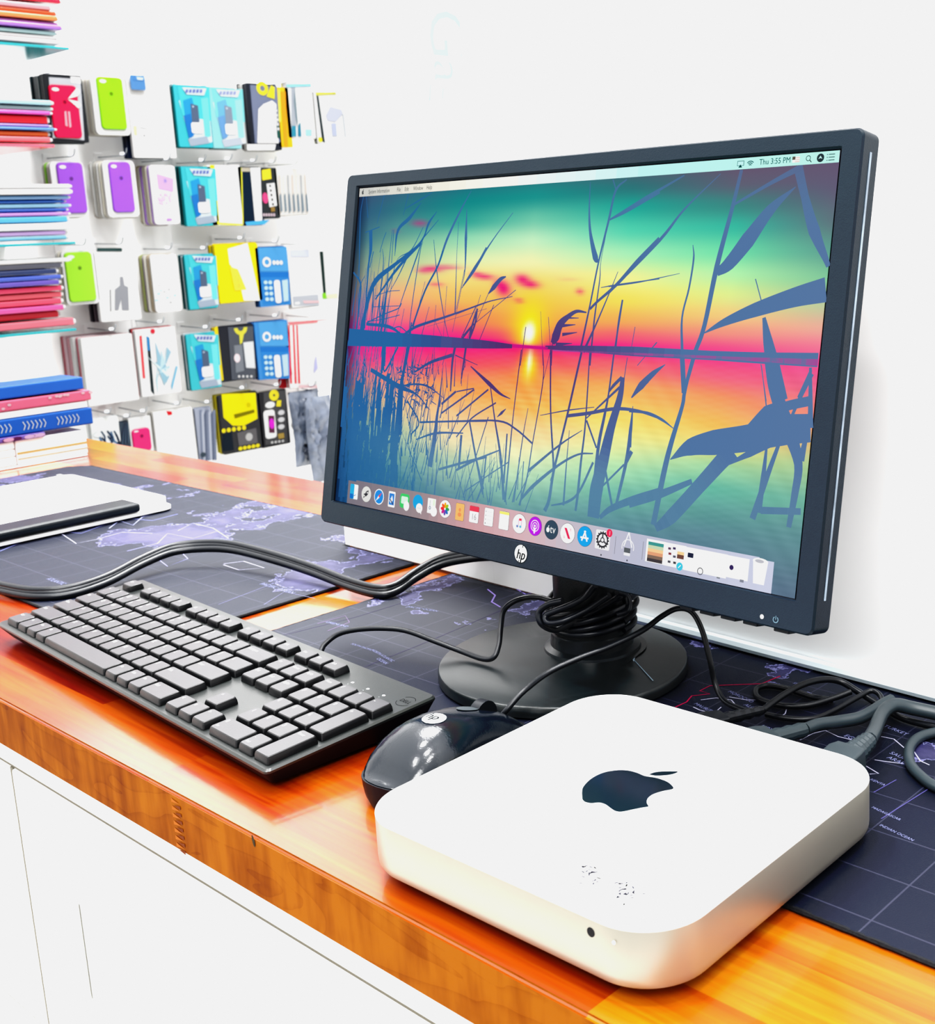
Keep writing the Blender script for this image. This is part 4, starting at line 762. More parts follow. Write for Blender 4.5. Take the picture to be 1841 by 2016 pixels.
def t1(k, x, y):
    for i, c in enumerate([(60, 150, 145), (200, 215, 180), (250, 205, 150), (225, 160, 120), (130, 105, 90), (62, 56, 60)]): k.rect(x - s0 * 1.0, y + s0 * (.9 - .33 * (i + 1)), x + s0 * 1.0, y + s0 * (.9 - .33 * i), c, L1)
def t2(k, x, y):
    for a, b, c in [(-.9, .5, (90, 60, 90)), (-.3, .6, (60, 50, 90)), (-.8, .0, (130, 50, 60)), (-.2, -.2, (90, 90, 110)), (-.8, -.8, (80, 80, 90)), (-.1, -.8, (60, 60, 66))]: k.rect(x + s0 * a, y + s0 * b, x + s0 * (a + .35), y + s0 * (b + .22), c, L1)
    k.rect(x + s0 * .3, y - s0 * .2, x + s0 * 1.15, y + s0 * .2, (110, 70, 60), L1); k.rect(x + s0 * .3, y + s0 * .2, x + s0 * 1.15, y + s0 * .5, (255, 210, 150), L1); k.ell(x + s0 * .75, y - s0 * .95, s0 * .4, s0 * .4, (60, 200, 225), L2); k.line([(x + s0 * .6, y - s0 * 1.1), (x + s0 * .9, y - s0 * .8)], .0006, (245, 245, 250), L3)
def t3(k, x, y): k.rr(x - s0 * .6, y + s0 * .4, s0 * .7, s0 * .45, .0003, (30, 35, 60), L1); k.ring(x + s0 * .75, y - s0 * .95, s0 * .28, s0 * .36, (90, 90, 95), L1)
def t4(k, x, y): k.rect(x + s0 * .3, y - s0 * 1.28, x + s0 * .7, y - s0 * 1.15, (120, 125, 135), L1)
def t5(k, x, y): k.ell(x - s0 * .6, y - s0 * .05, s0 * .24, s0 * .24, (50, 35, 90), L1); k.rect(x + s0 * .5, y - s0 * 1.25, x + s0 * .95, y - s0 * 1.0, (130, 135, 150), L1)
def t6(k, x, y): k.poly([(x - s0 * .85, y + s0 * .9), (x + s0 * .85, y + s0 * .9), (x + s0 * .62, y - s0 * 1.2), (x - s0 * .62, y - s0 * 1.2)], (245, 245, 248)); k.ell(x, y + s0 * .95, s0 * .88, s0 * .3, (250, 250, 252), L1); k.ell(x - s0 * .1, y + s0 * .95, s0 * .5, s0 * .16, (190, 190, 198), L2)
for px, py, fn in [(700, 968, ic1), (724, 973, ic2), (749, 978, ic3), (774, 983, ic4), (799, 988, ic5), (826, 993, ic6), (853, 998, ic7), (879, 1002, ic8), (908, 1008, ic9), (936, 1013, ic10), (965, 1018, ic11), (995, 1025, ic12), (1025, 1031, ic13), (1056, 1036, ic14), (1088, 1043, ic15), (1120, 1050, ic16), (1154, 1056, ic17), (1189, 1063, ic18), (1239, 1073, ic19)]:
    icon('dock_icon', px, py, fn)
for px, py, fn in [(1293, 1086, th(t1)), (1331, 1094, th(t2, 1.35)), (1371, 1103, th(t3, 1.35)), (1411, 1111, th(t4, 1.38)), (1453, 1118, th(t5, 1.38, 1.05))]: icon('window_thumbnail', px, py, fn)
icon('trash_icon', 1498, 1125, t6)

# bezel marks
ik = SI(FW + .0002); lu, lv = scr(1026, 1090, FW)
ik.ell(lu, lv, .0064, .0064, (10, 15, 20)); ik.ell(lu, lv, .0060, .0060, (232, 236, 236), .0001, n=40)
[ik.text('hp', lu - .0002 + d_, lv - .0004, .0100, (0, 4, 8), .0002 + abs(d_) * .1, center=True, shear=.24, sx=.84) for d_ in (-.00022, 0, .00022)]
ik.line([(lu + .0017, lv + .0059), (lu + .0012, lv + .0042)], .0008, (12, 18, 24), .0002); ik.line([(lu - .0012, lv - .0045), (lu - .0017, lv - .0059)], .0008, (12, 18, 24), .0002)
ik.build('round_badge', INK, mon)
ik = SI(FW + .0002); x, y = scr(1500.5, 1214, FW); ik.ell(x, y, .0014, .0014, (255, 255, 255)); ik.build('power_light', GLOW, mon)
ik = SI(FW + .0002); x, y = scr(1527.5, 1220, FW); ik.ring(x, y, .0014, .0019, (95, 118, 132), 0, PI * .68, PI * 2.32); ik.rect(x - .0002, y, x + .0002, y + .0022, (95, 118, 132)); ik.build('power_symbol', INK, mon)
for i, (a, b) in enumerate([(1338, 1362), (1378, 1405), (1420, 1448), (1465, 1492), (1527, 1556)]):
    x0, x1 = scr(a, 1215, -.002)[0], scr(b, 1235, -.002)[0]
    link('menu_button', rbox(x0, x1, -.0095, -.001, OUT['b'] - .0024, OUT['b'] + .0005, .0006, 2), M_blk2, mon)

# stand: neck, collar, round base
BX, BY, BR = -.5762, .5909, .0901
NY = .619; NX = float(ony(1165, 1230, NY)[0])
def circ(cx, cy, r, z, n=64, ry=None): return [(cx + r * math.cos(2 * PI * k / n), cy + (ry or r) * math.sin(2 * PI * k / n), z) for k in range(n)]
def toMon(v): 
    inv = MonM.inverted(); return [tuple(inv @ Vector(q)) for q in v]
def mon_part(name, vf, m, smooth=35):
    v, f = vf; return link(name, mesh_from(toMon(v), f), m, mon, smooth)
mon_part('stand_base', rings([circ(BX, BY, BR - .002, .0031), circ(BX, BY, BR, .0045), circ(BX, BY, BR, .0105), circ(BX, BY, BR - .0008, .0118), circ(BX, BY, BR - .0022, .0123), circ(BX, BY, BR * .55, .0132), circ(NX, NY, .040, .0140)]), M_base)
mon_part('stand_collar', rings([circ(NX, NY, .036, .0138), circ(NX, NY, .0355, .016), circ(NX, NY, .031, .018), circ(NX, NY, .0300, .027), circ(NX, NY, .029, .028)]), M_blk)
mon_part('stand_neck', rings([circ(NX, NY, .0285, .0275), circ(NX, NY, .0272, .05), circ(NX, NY, .0268, .10), circ(NX, NY, .0268, .17, ry=.018)]), M_blk)
mon_part('stand_hinge', tube([(NX - .04, NY - .002, .165), (NX + .04, NY - .002, .165)], .019, 24), M_blk2)
# two small mirrored tabs and the parting line on the base
ik = Ink((0, 0, .0134), (1, 0, 0), (0, 1, 0))
P_ = [onz(*q, .0134)[:2] for q in ((1228, 1277), (1240, 1290), (1286, 1340))]; ik.line([tuple(P_[1]), tuple(P_[2])], .0006, (120, 140, 155))
for q in ([(1227, 1276), (1234, 1284), (1236, 1292), (1229, 1288)], [(1243, 1284), (1252, 1290), (1248, 1303), (1245, 1297)]): ik.poly([tuple(onz(*p, .0134)[:2]) for p in q], (150, 165, 178))
o = ik.build('parting_line', INK, None); o.parent = mon; o.matrix_parent_inverse = MonM.inverted()

# ------------------------------------------------------------------ keyboard
KX, KY, KT, KZ0, KZ1, KS, KG = -1.001, .375, -.0564, .0218, .0282, .9637, .0048
#KBPARAMS
kb = empty('keyboard', (KX, KY, 0), KT); tag(kb, 'black full-size wired keyboard lying across the wood and mat edge', 'keyboard')
UU = .01905 * KS; slope = (KZ1 - KZ0) / .12
def kz(y): return KZ0 + slope * y
PL, PR, PF, PB = -.55 * UU, 22.78 * UU, -.0034, .1215
kt_ = .0050   # key height over plate
def kring(ins, dz, bottom=False):
    w, h = PR - PL - 2 * ins, PB - PF - 2 * ins
    return [(x, y, (dz if bottom else kz(y) - kt_ + dz)) for x, y in rrect(w, h, max(.004 - ins * .3, .002), 5, (PL + PR) / 2, (PF + PB) / 2)]
link('keyboard_body', mesh_from(*rings([kring(.016, .0032, True), kring(.008, .0036, True), kring(.0006, -.0036), kring(0, -.0026)], cap1=False)), M_under, kb, 30)
link('top_plate', mesh_from(*rings([kring(0, -.0026), kring(0, -.0012), kring(.0012, 0)], cap0=False)), M_plate, kb, 30)
for x in (PL + .03, PR - .03):
    for y in (PF + .022, PB - .022): link('rubber_foot', rbox(x - .012, x + .012, y - .004, y + .004, (.0001 if y < .08 else .0031), .0042, .0004, 1), M_blk2, kb)
def keymesh(x0, x1, y0, y1, legends=(), hh=kt_):
    i0, i1 = .0009, .0023
    g = lambda ins, dz: [(x, y, kz(y) - kt_ + dz) for x, y in rrect(x1 - x0 - 2 * ins, y1 - y0 - 2 * ins, .0016, 3, (x0 + x1) / 2, (y0 + y1) / 2)]
    v, f = rings([g(i0, .0002), g(i0 + .0003, hh * .55), g(i1 - .0005, hh - .0004), g(i1, hh)], cap0=False)
    nb = len(f)
    me = mesh_from(v, f)
    me.materials.append(M_key_shaded); me.materials.append(M_legend); me.materials.append(M_key_lit); me.polygons[len(f) - 1].material_index = 2
    bm = bmesh.new(); bm.from_mesh(me)
    for s_, lx, ly, sz, *mi in legends:
        tv, tf, tw, th_ = text2d(s_)
        vs = [bm.verts.new((x0 + lx + a * sz, y0 + ly + b * sz, kz(y0 + ly + b * sz) - kt_ + hh + .00008)) for a, b in tv]
        for q in tf:
            try: ff_ = bm.faces.new([vs[k] for k in q]); ff_.material_index = 1
            except ValueError: pass
    bm.to_mesh(me); bm.free(); return me
M_legend = mat('key_legend', (235, 238, 240), rough=.5)
row_y = lambda r: r * UU if r < 5 else 5 * UU + KG
def key(name, u0, u1, r, legs, h=None, rows=1):
    y0 = row_y(r); y1 = y0 + (UU * rows if r < 5 else .0150)
    L_ = []
    for i, s_ in enumerate(legs if isinstance(legs, (list, tuple)) else [legs]):
        if not s_: continue
        sz = .0044 if len(s_) == 1 else .0030
        if i == 0: L_.append((s_, .0040, (y1 - y0) - .0072, sz))
        else: L_.append((s_, .0040, .0048, sz * .85))
    o = link(name, keymesh(u0 * UU, u1 * UU, y0, y1, L_), None, kb, 25); return o
key('escape_key', 0, 1, 5, 'Esc')
for k in range(4): key('function_key', 1.85 + k, 2.85 + k, 5, 'F%d' % (k + 1))
for k in range(4): key('function_key', 6.35 + k, 7.35 + k, 5, 'F%d' % (k + 5))
for k in range(4): key('function_key', 10.9 + k, 11.9 + k, 5, 'F%d' % (k + 9))
for k, s_ in enumerate(('Prt', 'Scr', 'Brk')): key('system_key', 15.3 + k, 16.3 + k, 5, s_)
for k, (a, b) in enumerate(zip('1234567890-=', '!@#$%^&*()_+')): key('number_key', 1 + k, 2 + k, 4, [b, a])
key('number_key', 0, 1, 4, ['~', '`']); key('backspace_key', 13, 15, 4, 'Backspace')
key('tab_key', 0, 1.5, 3, 'Tab')
for k, s_ in enumerate('QWERTYUIOP[]'): key('letter_key', 1.5 + k, 2.5 + k, 3, s_)
key('backslash_key', 13.5, 15, 3, '\\')
key('caps_lock_key', 0, 1.75, 2, 'Caps')
for k, s_ in enumerate("ASDFGHJKL;'"): key('letter_key', 1.75 + k, 2.75 + k, 2, s_)
key('enter_key', 12.75, 15, 2, 'Enter')
key('shift_key', 0, 2.25, 1, 'Shift')
for k, s_ in enumerate('ZXCVBNM,./'): key('letter_key', 2.25 + k, 3.25 + k, 1, s_)
key('shift_key', 12.25, 15, 1, 'Shift')
key('control_key', 0, 1.25, 0, 'Ctrl')
for k, s_ in enumerate(('Fn', 'Win', 'Alt')): key('modifier_key', 1.25 + k, 2.25 + k, 0, s_)
key('space_bar', 4.25, 10.25, 0, '')
for k, s_ in enumerate(('Alt', 'Win', 'Mn')): key('modifier_key', 10.25 + k, 11.25 + k, 0, s_)
key('control_key', 13.25, 15, 0, 'Ctrl')
for k, (a, b) in enumerate((('Ins', 'Del'), ('Home', 'End'), ('PgUp', 'PgDn'))):
    key('navigation_key', 15.3 + k, 16.3 + k, 4, a); key('navigation_key', 15.3 + k, 16.3 + k, 3, b)
for k, s_ in enumerate('<v>'): key('arrow_key', 15.3 + k, 16.3 + k, 0, s_)
key('arrow_key', 16.3, 17.3, 1, '^')
NB = 18.55
for k, s_ in enumerate(('Num', '/', '*', '-')): key('keypad_key', NB + k, NB + 1 + k, 4, s_)
for r, row in ((3, '789'), (2, '456'), (1, '123')):
    for k, s_ in enumerate(row): key('keypad_key', NB + k, NB + 1 + k, r, s_)
key('keypad_key', NB, NB + 2, 0, ['0', 'Ins']); key('keypad_key', NB + 2, NB + 3, 0, ['.', 'Del'])
key('keypad_plus_key', NB + 3, NB + 4, 2, '+', rows=2); key('keypad_enter_key', NB + 3, NB + 4, 0, 'Enter', rows=2)
def kbink(name, fn, m=None):
    ik = Ink((0, 0, KZ0 - kt_ + .0001), (1, 0, 0), (0, math.cos(math.atan(slope)), math.sin(math.atan(slope)))); fn(ik); return ik.build(name, m or INK, kb)
yl = row_y(5) + .004
for k in range(3): kbink('status_mark', lambda ik, k=k: (ik.ell((19.2 + k * .98) * UU, yl, .0014, .0010, (225, 232, 235)), ik.rect((19.2 + k * .98) * UU - .001, yl - .0035, (19.2 + k * .98) * UU - .0005, yl - .003, (200, 205, 210))))
def dl_(ik):
    x, y = 22.25 * UU, yl + .003
    ik.ring(x, y, .0062, .0066, (8, 10, 12), 0, .6, PI - .6); ik.ring(x, y, .0062, .0066, (8, 10, 12), 0, PI + .4, 2 * PI - .4); ik.text('DELL', x, y, .0046, (8, 10, 12), 0, center=True)
kbink('maker_mark', dl_)

# ------------------------------------------------------------------ mouse
ms = empty('computer_mouse', (-.5180, .3765, .0), .075); tag(ms, 'glossy black wired mouse lying between keyboard and silver computer', 'mouse')
ML = .121
def mouse_ring(t, w, h, z0, n=40, low=False):
    y = t * ML; out = []
    for k in range(n):
        a = 2 * PI * k / n; c, s_ = math.cos(a), math.sin(a)
        x = w * math.copysign(abs(c) ** .82, c); zz = h * math.copysign(abs(s_) ** (.85 if s_ > 0 else .5), s_)
        if s_ < 0: zz = -min(z0 * .98, h) * abs(s_) ** .35
        out.append((x, y, z0 + zz))
    return out
def prof(t):
    w = .0305 * max(0.0, 1 - abs((t - .42) / .42 if t < .42 else (t - .42) / .58) ** 2.5) ** .42 * (1 - .07 * math.exp(-((t - .55) / .18) ** 2))
    h = .0385 * max(0.0, 1 - ((.42 - t) / .425) ** 2.3) ** .5 if t < .42 else .0385 * (1 - .62 * ((t - .42) / .58) ** 1.7) * max(0.0, 1 - ((t - .42) / .585) ** 8) ** .5
    return max(w, .0006), max(h, .001)
TS = [.0, .006, .02, .045, .08, .13, .2, .28, .36, .44, .52, .6, .68, .76, .83, .89, .94, .97, .99, 1.0]
SEAM = .0160
rt = []; rb = []
for t in TS:
    w, h = prof(t); zs = SEAM - .007 * min(1, t / .8)
    up = max(h - zs, .0012)
    n = 40; ring = []
    for k in range(n):
        a = 2 * PI * k / n; c, s_ = math.cos(a), math.sin(a)
        x = w * math.copysign(abs(c) ** .8, c)
        z_ = zs + (up * abs(s_) ** .9 if s_ > 0 else 0)
        ring.append((x * (1 if s_ >= 0 else .98), t * ML + .002 * (1 - 2 * t) * (s_ if s_ > 0 else 0), z_))
    rt.append(ring)
    ring = []
    for k in range(n):
        a = 2 * PI * k / n; c, s_ = math.cos(a), math.sin(a)
        x = (w + .0009) * math.copysign(abs(c) ** .8, c)
        z_ = zs - .0004 if s_ >= 0 else (zs - .0004) - (zs - .0012) * abs(s_) ** .5
        x *= 1 - .12 * (1 if s_ < 0 else 0) * abs(s_) ** .7
        ring.append((x, -.0009 + t * (ML + .0018), z_))
    rb.append(ring)
link('mouse_shell', mesh_from(*rings(rt)), M_mouse, ms, 45)
link('mouse_underbody', mesh_from(*rings(rb)), M_blk2, ms, 45)
def mouse_z(t): return prof(t)[1]
# scroll wheel + groove
tw = .73
wv, wf = tube([(-.0035, ML * tw, mouse_z(tw) - .0045), (.0035, ML * tw, mouse_z(tw) - .0045)], .0095, 24); link('scroll_wheel', mesh_from(wv, wf), M_blk2, ms, 40)
def mouse_patch(t0, t1, hw, lift, name, m, nx=10, ny=14, rnd=True, cx=0):
    v = []; f = []
    for j in range(ny + 1):
        t = t0 + (t1 - t0) * j / ny; wl = hw * (math.sqrt(max(0, 1 - (2 * j / ny - 1) ** 2)) if rnd else 1)
        w, h = prof(t); zs = SEAM - .007 * min(1, t / .8)
        for i in range(nx + 1):
            x = cx + wl * (2 * i / nx - 1); c = abs(x / w) ** (1 / .8); s_ = math.sqrt(max(0, 1 - c * c)); v.append((x, t * ML + .002 * (1 - 2 * t) * s_, zs + max(h - zs, .001) * s_ ** .9 + lift))
    for j in range(ny):
        for i in range(nx): a = j * (nx + 1) + i; f.append((a, a + 1, a + nx + 2, a + nx + 1))
    return link(name, mesh_from(v, f), m, ms, 60)
mouse_patch(.56, .70, .005, .0004, 'wheel_slot', mat('slot_grey', (.05, .065, .075), rough=.3, linear=True))
mouse_patch(.33, .45, .0075, .0003, 'round_badge', mat('badge_silver', (215, 220, 222), rough=.3))
ik = Ink((0, 0, 0), (1, 0, 0), (0, 1, 0)); [ik.text('hp', -.0050 + d_, .385 * ML - .0022, .0092, (0, 4, 8), abs(d_) * .2, shear=.2) for d_ in (-.00018, .00018)]
v2 = []
for q in ik.v:
    t = q[1] / ML; w, h = prof(t); s_ = math.sqrt(max(0, 1 - (abs(q[0]) / w) ** 2.5)); zs = SEAM - .007 * min(1, t / .8); v2.append((q[0], q[1], zs + (h - zs) * s_ ** .9  + .0013 + q[2]))
ik.v = v2; ik.build('badge_lettering', INK, ms)

def cable(name, pts, r, m, parent=None, k=8, n=10, label=None, cat='cable', flat=1.0):
    v, f = tube(crom(pts, k), r, n, flat)
    o = link(name, mesh_from(v, f), m, None, 60)
    if parent:
        bpy.context.view_layer.update(); o.parent = parent; o.matrix_parent_inverse = parent.matrix_world.inverted()
    elif label: tag(o, label, cat)
    return o
Z = lambda px, py, z: tuple(onz(px, py, z))
# mouse cable: rises over the stand, up below the screen edge, down to the plug behind the computer
cable('mouse_cable', [Z(985, 1412, .014), Z(1000, 1395, .02), Z(1030, 1362, .028), Z(1080, 1324, .034), Z(1140, 1296, .040), Z(1200, 1273, .045), Z(1262, 1243, .052), Z(1305, 1212, .060), Z(1335, 1198, .064), Z(1362, 1205, .062), Z(1382, 1240, .052), Z(1398, 1300, .033), Z(1408, 1345, .018), Z(1425, 1378, .010), Z(1455, 1395, .011), Z(1478, 1401, .014)], .0019, M_cable, ms)
# keyboard cable
HC = np.array([NX, NY])
def wrap(a0, a1, z0, z1, r0=.0305, n=None, tilt=.006, ph=0):
    n = n or max(4, int(abs(a1 - a0) / (PI / 8)))
    return [(HC[0] + (r0 + .001 * math.sin(3 * a)) * math.cos(a), HC[1] + (r0 + .001 * math.cos(2 * a)) * math.sin(a), z0 + (z1 - z0) * i / n + tilt * math.sin(a + ph)) for i, a in ((i, a0 + (a1 - a0) * i / n) for i in range(n + 1))]
cable('keyboard_cable', [Z(632, 1282, .012), Z(640, 1268, .016), Z(665, 1249, .022), Z(700, 1240, .026), Z(750, 1237, .028), Z(800, 1242, .027), Z(860, 1264, .022), Z(910, 1283, .0175), Z(950, 1297, .0165), Z(972, 1294, .019), Z(982, 1270, .026), Z(986, 1235, .036), Z(992, 1202, .045), Z(1012, 1184, .050), Z(1040, 1176, .052), Z(1066, 1177, .053), Z(1090, 1182, .053)] + wrap(PI * 1.02, PI * 1.75, .052, .050, .0325), .0020, M_cable, kb)
# cable wound round the stand neck
coil = empty('coiled_cable', (NX, NY, .028)); tag(coil, 'black cable wound in tight loops around the monitor stand neck', 'cable')
M_coil = mat('coil_rubber', (.006, .009, .016), rough=.35, linear=True, spec=.5)
for i in range(4):
    p = wrap(0, 2 * PI, .032 + i * .0046, .0365 + i * .0046, .0310 + (.002 if i > 1 else 0), 24, .003 + .002 * i, i * .4)
    o = AC('cable_turn', mesh_from(*tube(crom(p, 4), .0023, 10)), M_coil, coil, 60)
for pts, r in (([Z(1108, 1183, .062), Z(1080, 1190, .058), Z(1062, 1205, .052), Z(1066, 1228, .044), Z(1092, 1240, .038), Z(1125, 1228, .042), Z(1165, 1205, .050), Z(1205, 1182, .060), Z(1222, 1170, .066)], .0023),
               ([Z(1172, 1152, .075), Z(1155, 1172, .066), Z(1130, 1188, .060), Z(1096, 1202, .054), Z(1075, 1212, .050), Z(1080, 1226, .046), Z(1110, 1222, .048), Z(1160, 1198, .055), Z(1200, 1172, .066)], .0023),
               ([Z(1215, 1166, .068), Z(1232, 1172, .064), Z(1238, 1190, .058), Z(1232, 1204, .054), Z(1215, 1210, .052)], .0023)):
    AC('cable_loop', mesh_from(*tube(crom(pts, 8), r, 10)), M_coil, coil, 60)
# flat cord bundle behind the keyboard
bd = empty('cord_bundle', tuple(onz(400, 1078, 0))); tag(bd, 'thick bundle of three black cords curving over the left mat to the monitor', 'cable')
for dz, dy in ((0, 0), (.0048, 2), (.0094, 3)):
    pts = [Z(-330, 1215 - dy, .0062), Z(-230, 1172 - dy, .0062), Z(-150, 1148 - dy, .0062), Z(-70, 1147 - dy, .0062), Z(0, 1163 - dy, .0062), Z(70, 1175 - dy, .0062), Z(140, 1170 - dy, .0062), Z(210, 1148 - dy, .009), Z(280, 1112 - dy, .015), Z(340, 1088 - dy, .019), Z(400, 1081 - dy, .02), Z(460, 1084 - dy, .02), Z(540, 1104 - dy, .017), Z(620, 1130 - dy, .012), Z(690, 1157 - dy, .008), Z(745, 1171 - dy, .0062), Z(780, 1165 - dy, .0075), Z(820, 1138 - dy, .013), Z(870, 1112 - dy, .021), Z(930, 1100 - dy, .028), Z(990, 1096 - dy, .035)]
    pts = [(a, b, c + dz * .55) for a, b, c in pts]
    AC('cord', mesh_from(*tube(crom(pts, 7), .0033, 10)), M_cable, bd, 60)

# plugs and cables behind the silver computer
def plug(name, label, p0, p1, w, h, ridges, m, neck=.004):
    """p0 at socket, p1 where the cable leaves; box head + ribbed strain relief"""
    p0 = np.array(p0); p1 = np.array(p1); d = p1 - p0; Ln = np.linalg.norm(d); d /= Ln
    t = empty(name, tuple(p0)); tag(t, label, 'plug')
    up = np.array([0, 0, 1.]); s_ = np.cross(d, up); s_ /= np.linalg.norm(s_); up = np.cross(s_, d)
    def ring(a, ww, hh, rr_=.0015): return [p0 + d * a + s_ * x + up * y for x, y in rrect(ww, hh, min(rr_, ww / 2 - 1e-5, hh / 2 - 1e-5), 4)]
    hl = Ln * .62
    AC('plug_head', mesh_from(*rings([ring(0, w, h), ring(hl * .8, w, h), ring(hl, w * .86, h * .86), ring(hl * 1.02, w * .6, h * .7)])), m, t, 30)
    parts = []
    rr0 = min(w, h) * .42
    R = []
    for i in range(ridges * 2 + 1):
        a = hl + (Ln - hl) * i / (ridges * 2); q = rr0 + (neck - rr0) * i / (ridges * 2) + (.0007 if i % 2 else 0)
        R.append([p0 + d * a + s_ * q * math.cos(x) + up * q * math.sin(x) for x in [2 * PI * k / 14 for k in range(14)]])
    AC('strain_relief', mesh_from(*rings(R)), m, t, 20)
    return t
bk = MY + Sh / 2 + .0015
M_plug = mat('plug_plastic', (.035, .05, .058), rough=.4, linear=True, noise=.1)
p_usb = Z(1502, 1398, .0135); plug('usb_plug', 'slim black ribbed plug behind the silver computer, left of the other two', (-.436, bk, .0135), p_usb, .017, .009, 4, M_cable, .0026)
p_hd = Z(1585, 1436, .0140); plug('video_plug', 'wide dark grey ribbed plug, middle one behind the silver computer', (-.392, bk, .0135), p_hd, .021, .012, 3, M_plug, .0042)
p_pw = Z(1712, 1456, .022); plug('power_plug', 'grey ribbed power plug at the back right corner of the silver computer', (-.322, bk, .0150), p_pw, .021, .017, 5, M_cable2, .0045)
cable('thin_cable', [p_usb, Z(1540, 1370, .016), Z(1580, 1348, .017), Z(1620, 1338, .016), Z(1655, 1342, .013), Z(1690, 1362, .009), Z(1735, 1390, .006), Z(1780, 1415, .006), Z(1860, 1436, .006)], .0022, M_cable, label='thin black cable arching right from the slim ribbed plug')
cable('looped_cable', [Z(1640, 1378, .0055), Z(1600, 1372, .0055), Z(1550, 1356, .0055), Z(1510, 1350, .0055), Z(1489, 1358, .0055), Z(1496, 1376, .0055), Z(1540, 1389, .0055), Z(1590, 1389, .0055), Z(1640, 1375, .0075), Z(1675, 1362, .010)], .0020, M_cable, label='thin black cable lying in a long flat loop on the map mat')
cable('return_cable', [Z(1508, 1406, .0055), Z(1550, 1414, .0055), Z(1600, 1415, .0055), Z(1640, 1400, .0055), Z(1690, 1372, .009), Z(1715, 1360, .011), Z(1732, 1368, .010), Z(1737, 1386, .007), Z(1728, 1400, .005)], .0018, M_cable, label='thin dark cable with hooked end crossing below the flat loop')
cable('video_cable', [p_hd, Z(1610, 1427, .013), Z(1650, 1421, .011), Z(1690, 1414, .011), Z(1715, 1402, .012), Z(1737, 1388, .013), Z(1757, 1378, .014)], .0040, M_cable2, label='thick dark grey cable running right from the wide plug')
cable('power_cable', [p_pw, Z(1722, 1438, .020), Z(1733, 1412, .018), Z(1745, 1396, .018), Z(1765, 1388, .018), Z(1800, 1395, .015), Z(1870, 1410, .012)], .0044, M_cable2, label='thick grey power cable bending up and right off the frame')
cable('curled_cable', [Z(1880, 1438, .006), Z(1841, 1442, .006), Z(1808, 1453, .006), Z(1790, 1475, .006), Z(1793, 1505, .006), Z(1815, 1530, .006), Z(1841, 1548, .006), Z(1880, 1562, .006)], .0032, M_cable2, label='grey cable curling back on itself at the right frame edge')

# ------------------------------------------------------------------ white laptop lying closed on the left mat
lp = empty('laptop', tuple(onz(150, 1000, .003))); tag(lp, 'closed white laptop lying on the left mat with long black hinge', 'laptop')
zt = .020
c_ = [onz(318, 972, zt)[:2], onz(150, 934, zt)[:2], onz(331, 985, zt)[:2]]
fr = onz(328, 1000, .006)[:2]; bk_ = onz(152, 932, zt)[:2]
# axes: right edge runs roughly along y, front edge recedes to the left
e_r = np.array(onz(322, 972, zt)[:2]); e_b = np.array(onz(150, 932, zt)[:2]); e_f = np.array(onz(0, 1058, zt)[:2])
ax = e_r - e_b; lenx = np.linalg.norm(ax); ax = ax / lenx; ay = np.array([-ax[1], ax[0]])
if (e_f - e_r) @ ay < 0: ay = -ay
depth = .245; wide = .330
def lring(ins, z, r=.012):
    pts = rrect(depth - 2 * ins, wide - 2 * ins, r, 6)
    cen = e_r - ax * (depth / 2) * 1 + ay * (wide / 2)
    return [(*(cen + ax * x + ay * y), z) for x, y in pts]
LX0, LX1, LY0, LY1 = -1.583, -1.320, .37, .704
def lslab(ins, z, r=.014): return [(x, y, z) for x, y in rrect(LX1 - LX0 - 2 * ins, LY1 - LY0 - 2 * ins, r, 6, (LX0 + LX1) / 2, (LY0 + LY1) / 2)]
M_lap = mat('laptop_shell', (240, 240, 240), rough=.35, noise=.01)
AC('screen_lid', mesh_from(*rings([lslab(.002, .0042), lslab(0, .0052), lslab(0, .0088), lslab(.0012, .0095)])), M_lap, lp, 30)
AC('laptop_base', mesh_from(*rings([lslab(.004, .0098), lslab(.0035, .0105), lslab(.0035, .0185), lslab(.006, .0200)])), M_lap, lp, 30)
AC('hinge_cover', rbox(-1.358, -1.3165, .38, .660, .0102, .0212, .0035, 3), M_blk, lp)
for p in ((128, 938), (272, 971)):
    q = onz(*p, .0201); AC('rubber_foot', rbox(q[0] - .02, q[0] + .02, q[1] - .003, q[1] + .003, .0198, .0206, .0003, 1), mat('foot_grey', (150, 150, 150), rough=.6), lp)


# ------------------------------------------------------------------ shop wall stock
WLO, WHI = .95, 2.6
INKSTEP = 1.2e-5; INKK = .42
XF = -3.2          # plane of the front packs on the hooks
COLM = {}
def cmat(rgb, rough=.35, spec=.3, noise=.06):
    k = (rgb, rough)
    if k not in COLM: COLM[k] = mat('card_%02x%02x%02x_%d' % (*rgb, rough * 100), tuple(v * .42 for v in glin(rgb)), linear=True, rough=rough, spec=spec, noise=noise, nscale=14)
    return COLM[k]
WH = (242, 242, 242)
M_hold = mat('clear_holder', (205, 208, 212), rough=.3)
M_wire = mat('dull_wire', (120, 126, 132), rough=.4, metal=.3)
def hook(px, py, n=1):
    p = onx(px, py, XF); x0 = XW; t = empty('wall_hook', (x0, p[1], p[2] + .012)); t['group'] = 'wire hooks of the shop wall'
    tag(t, 'thin chromed wire hook sticking out of the white shop wall', 'hook')
    link('back_plate', rbox(0, .004, -.012, .012, -.02, .012, .001, 1), M_white, t)
    link('hook_wire', mesh_from(*tube(crom([(0.003, 0, 0), (.08, 0, -.002), (XF - x0 + .012, 0, -.003), (XF - x0 + .03, 0, .003), (XF - x0 + .036, 0, .014)], 4), .0016, 6)), M_wire, t, 60)
    link('price_holder', rbox(XF - x0 + .008, XF - x0 + .0095, -.006, .006, -.002, .005, .0003, 1), M_hold, t)
    return t
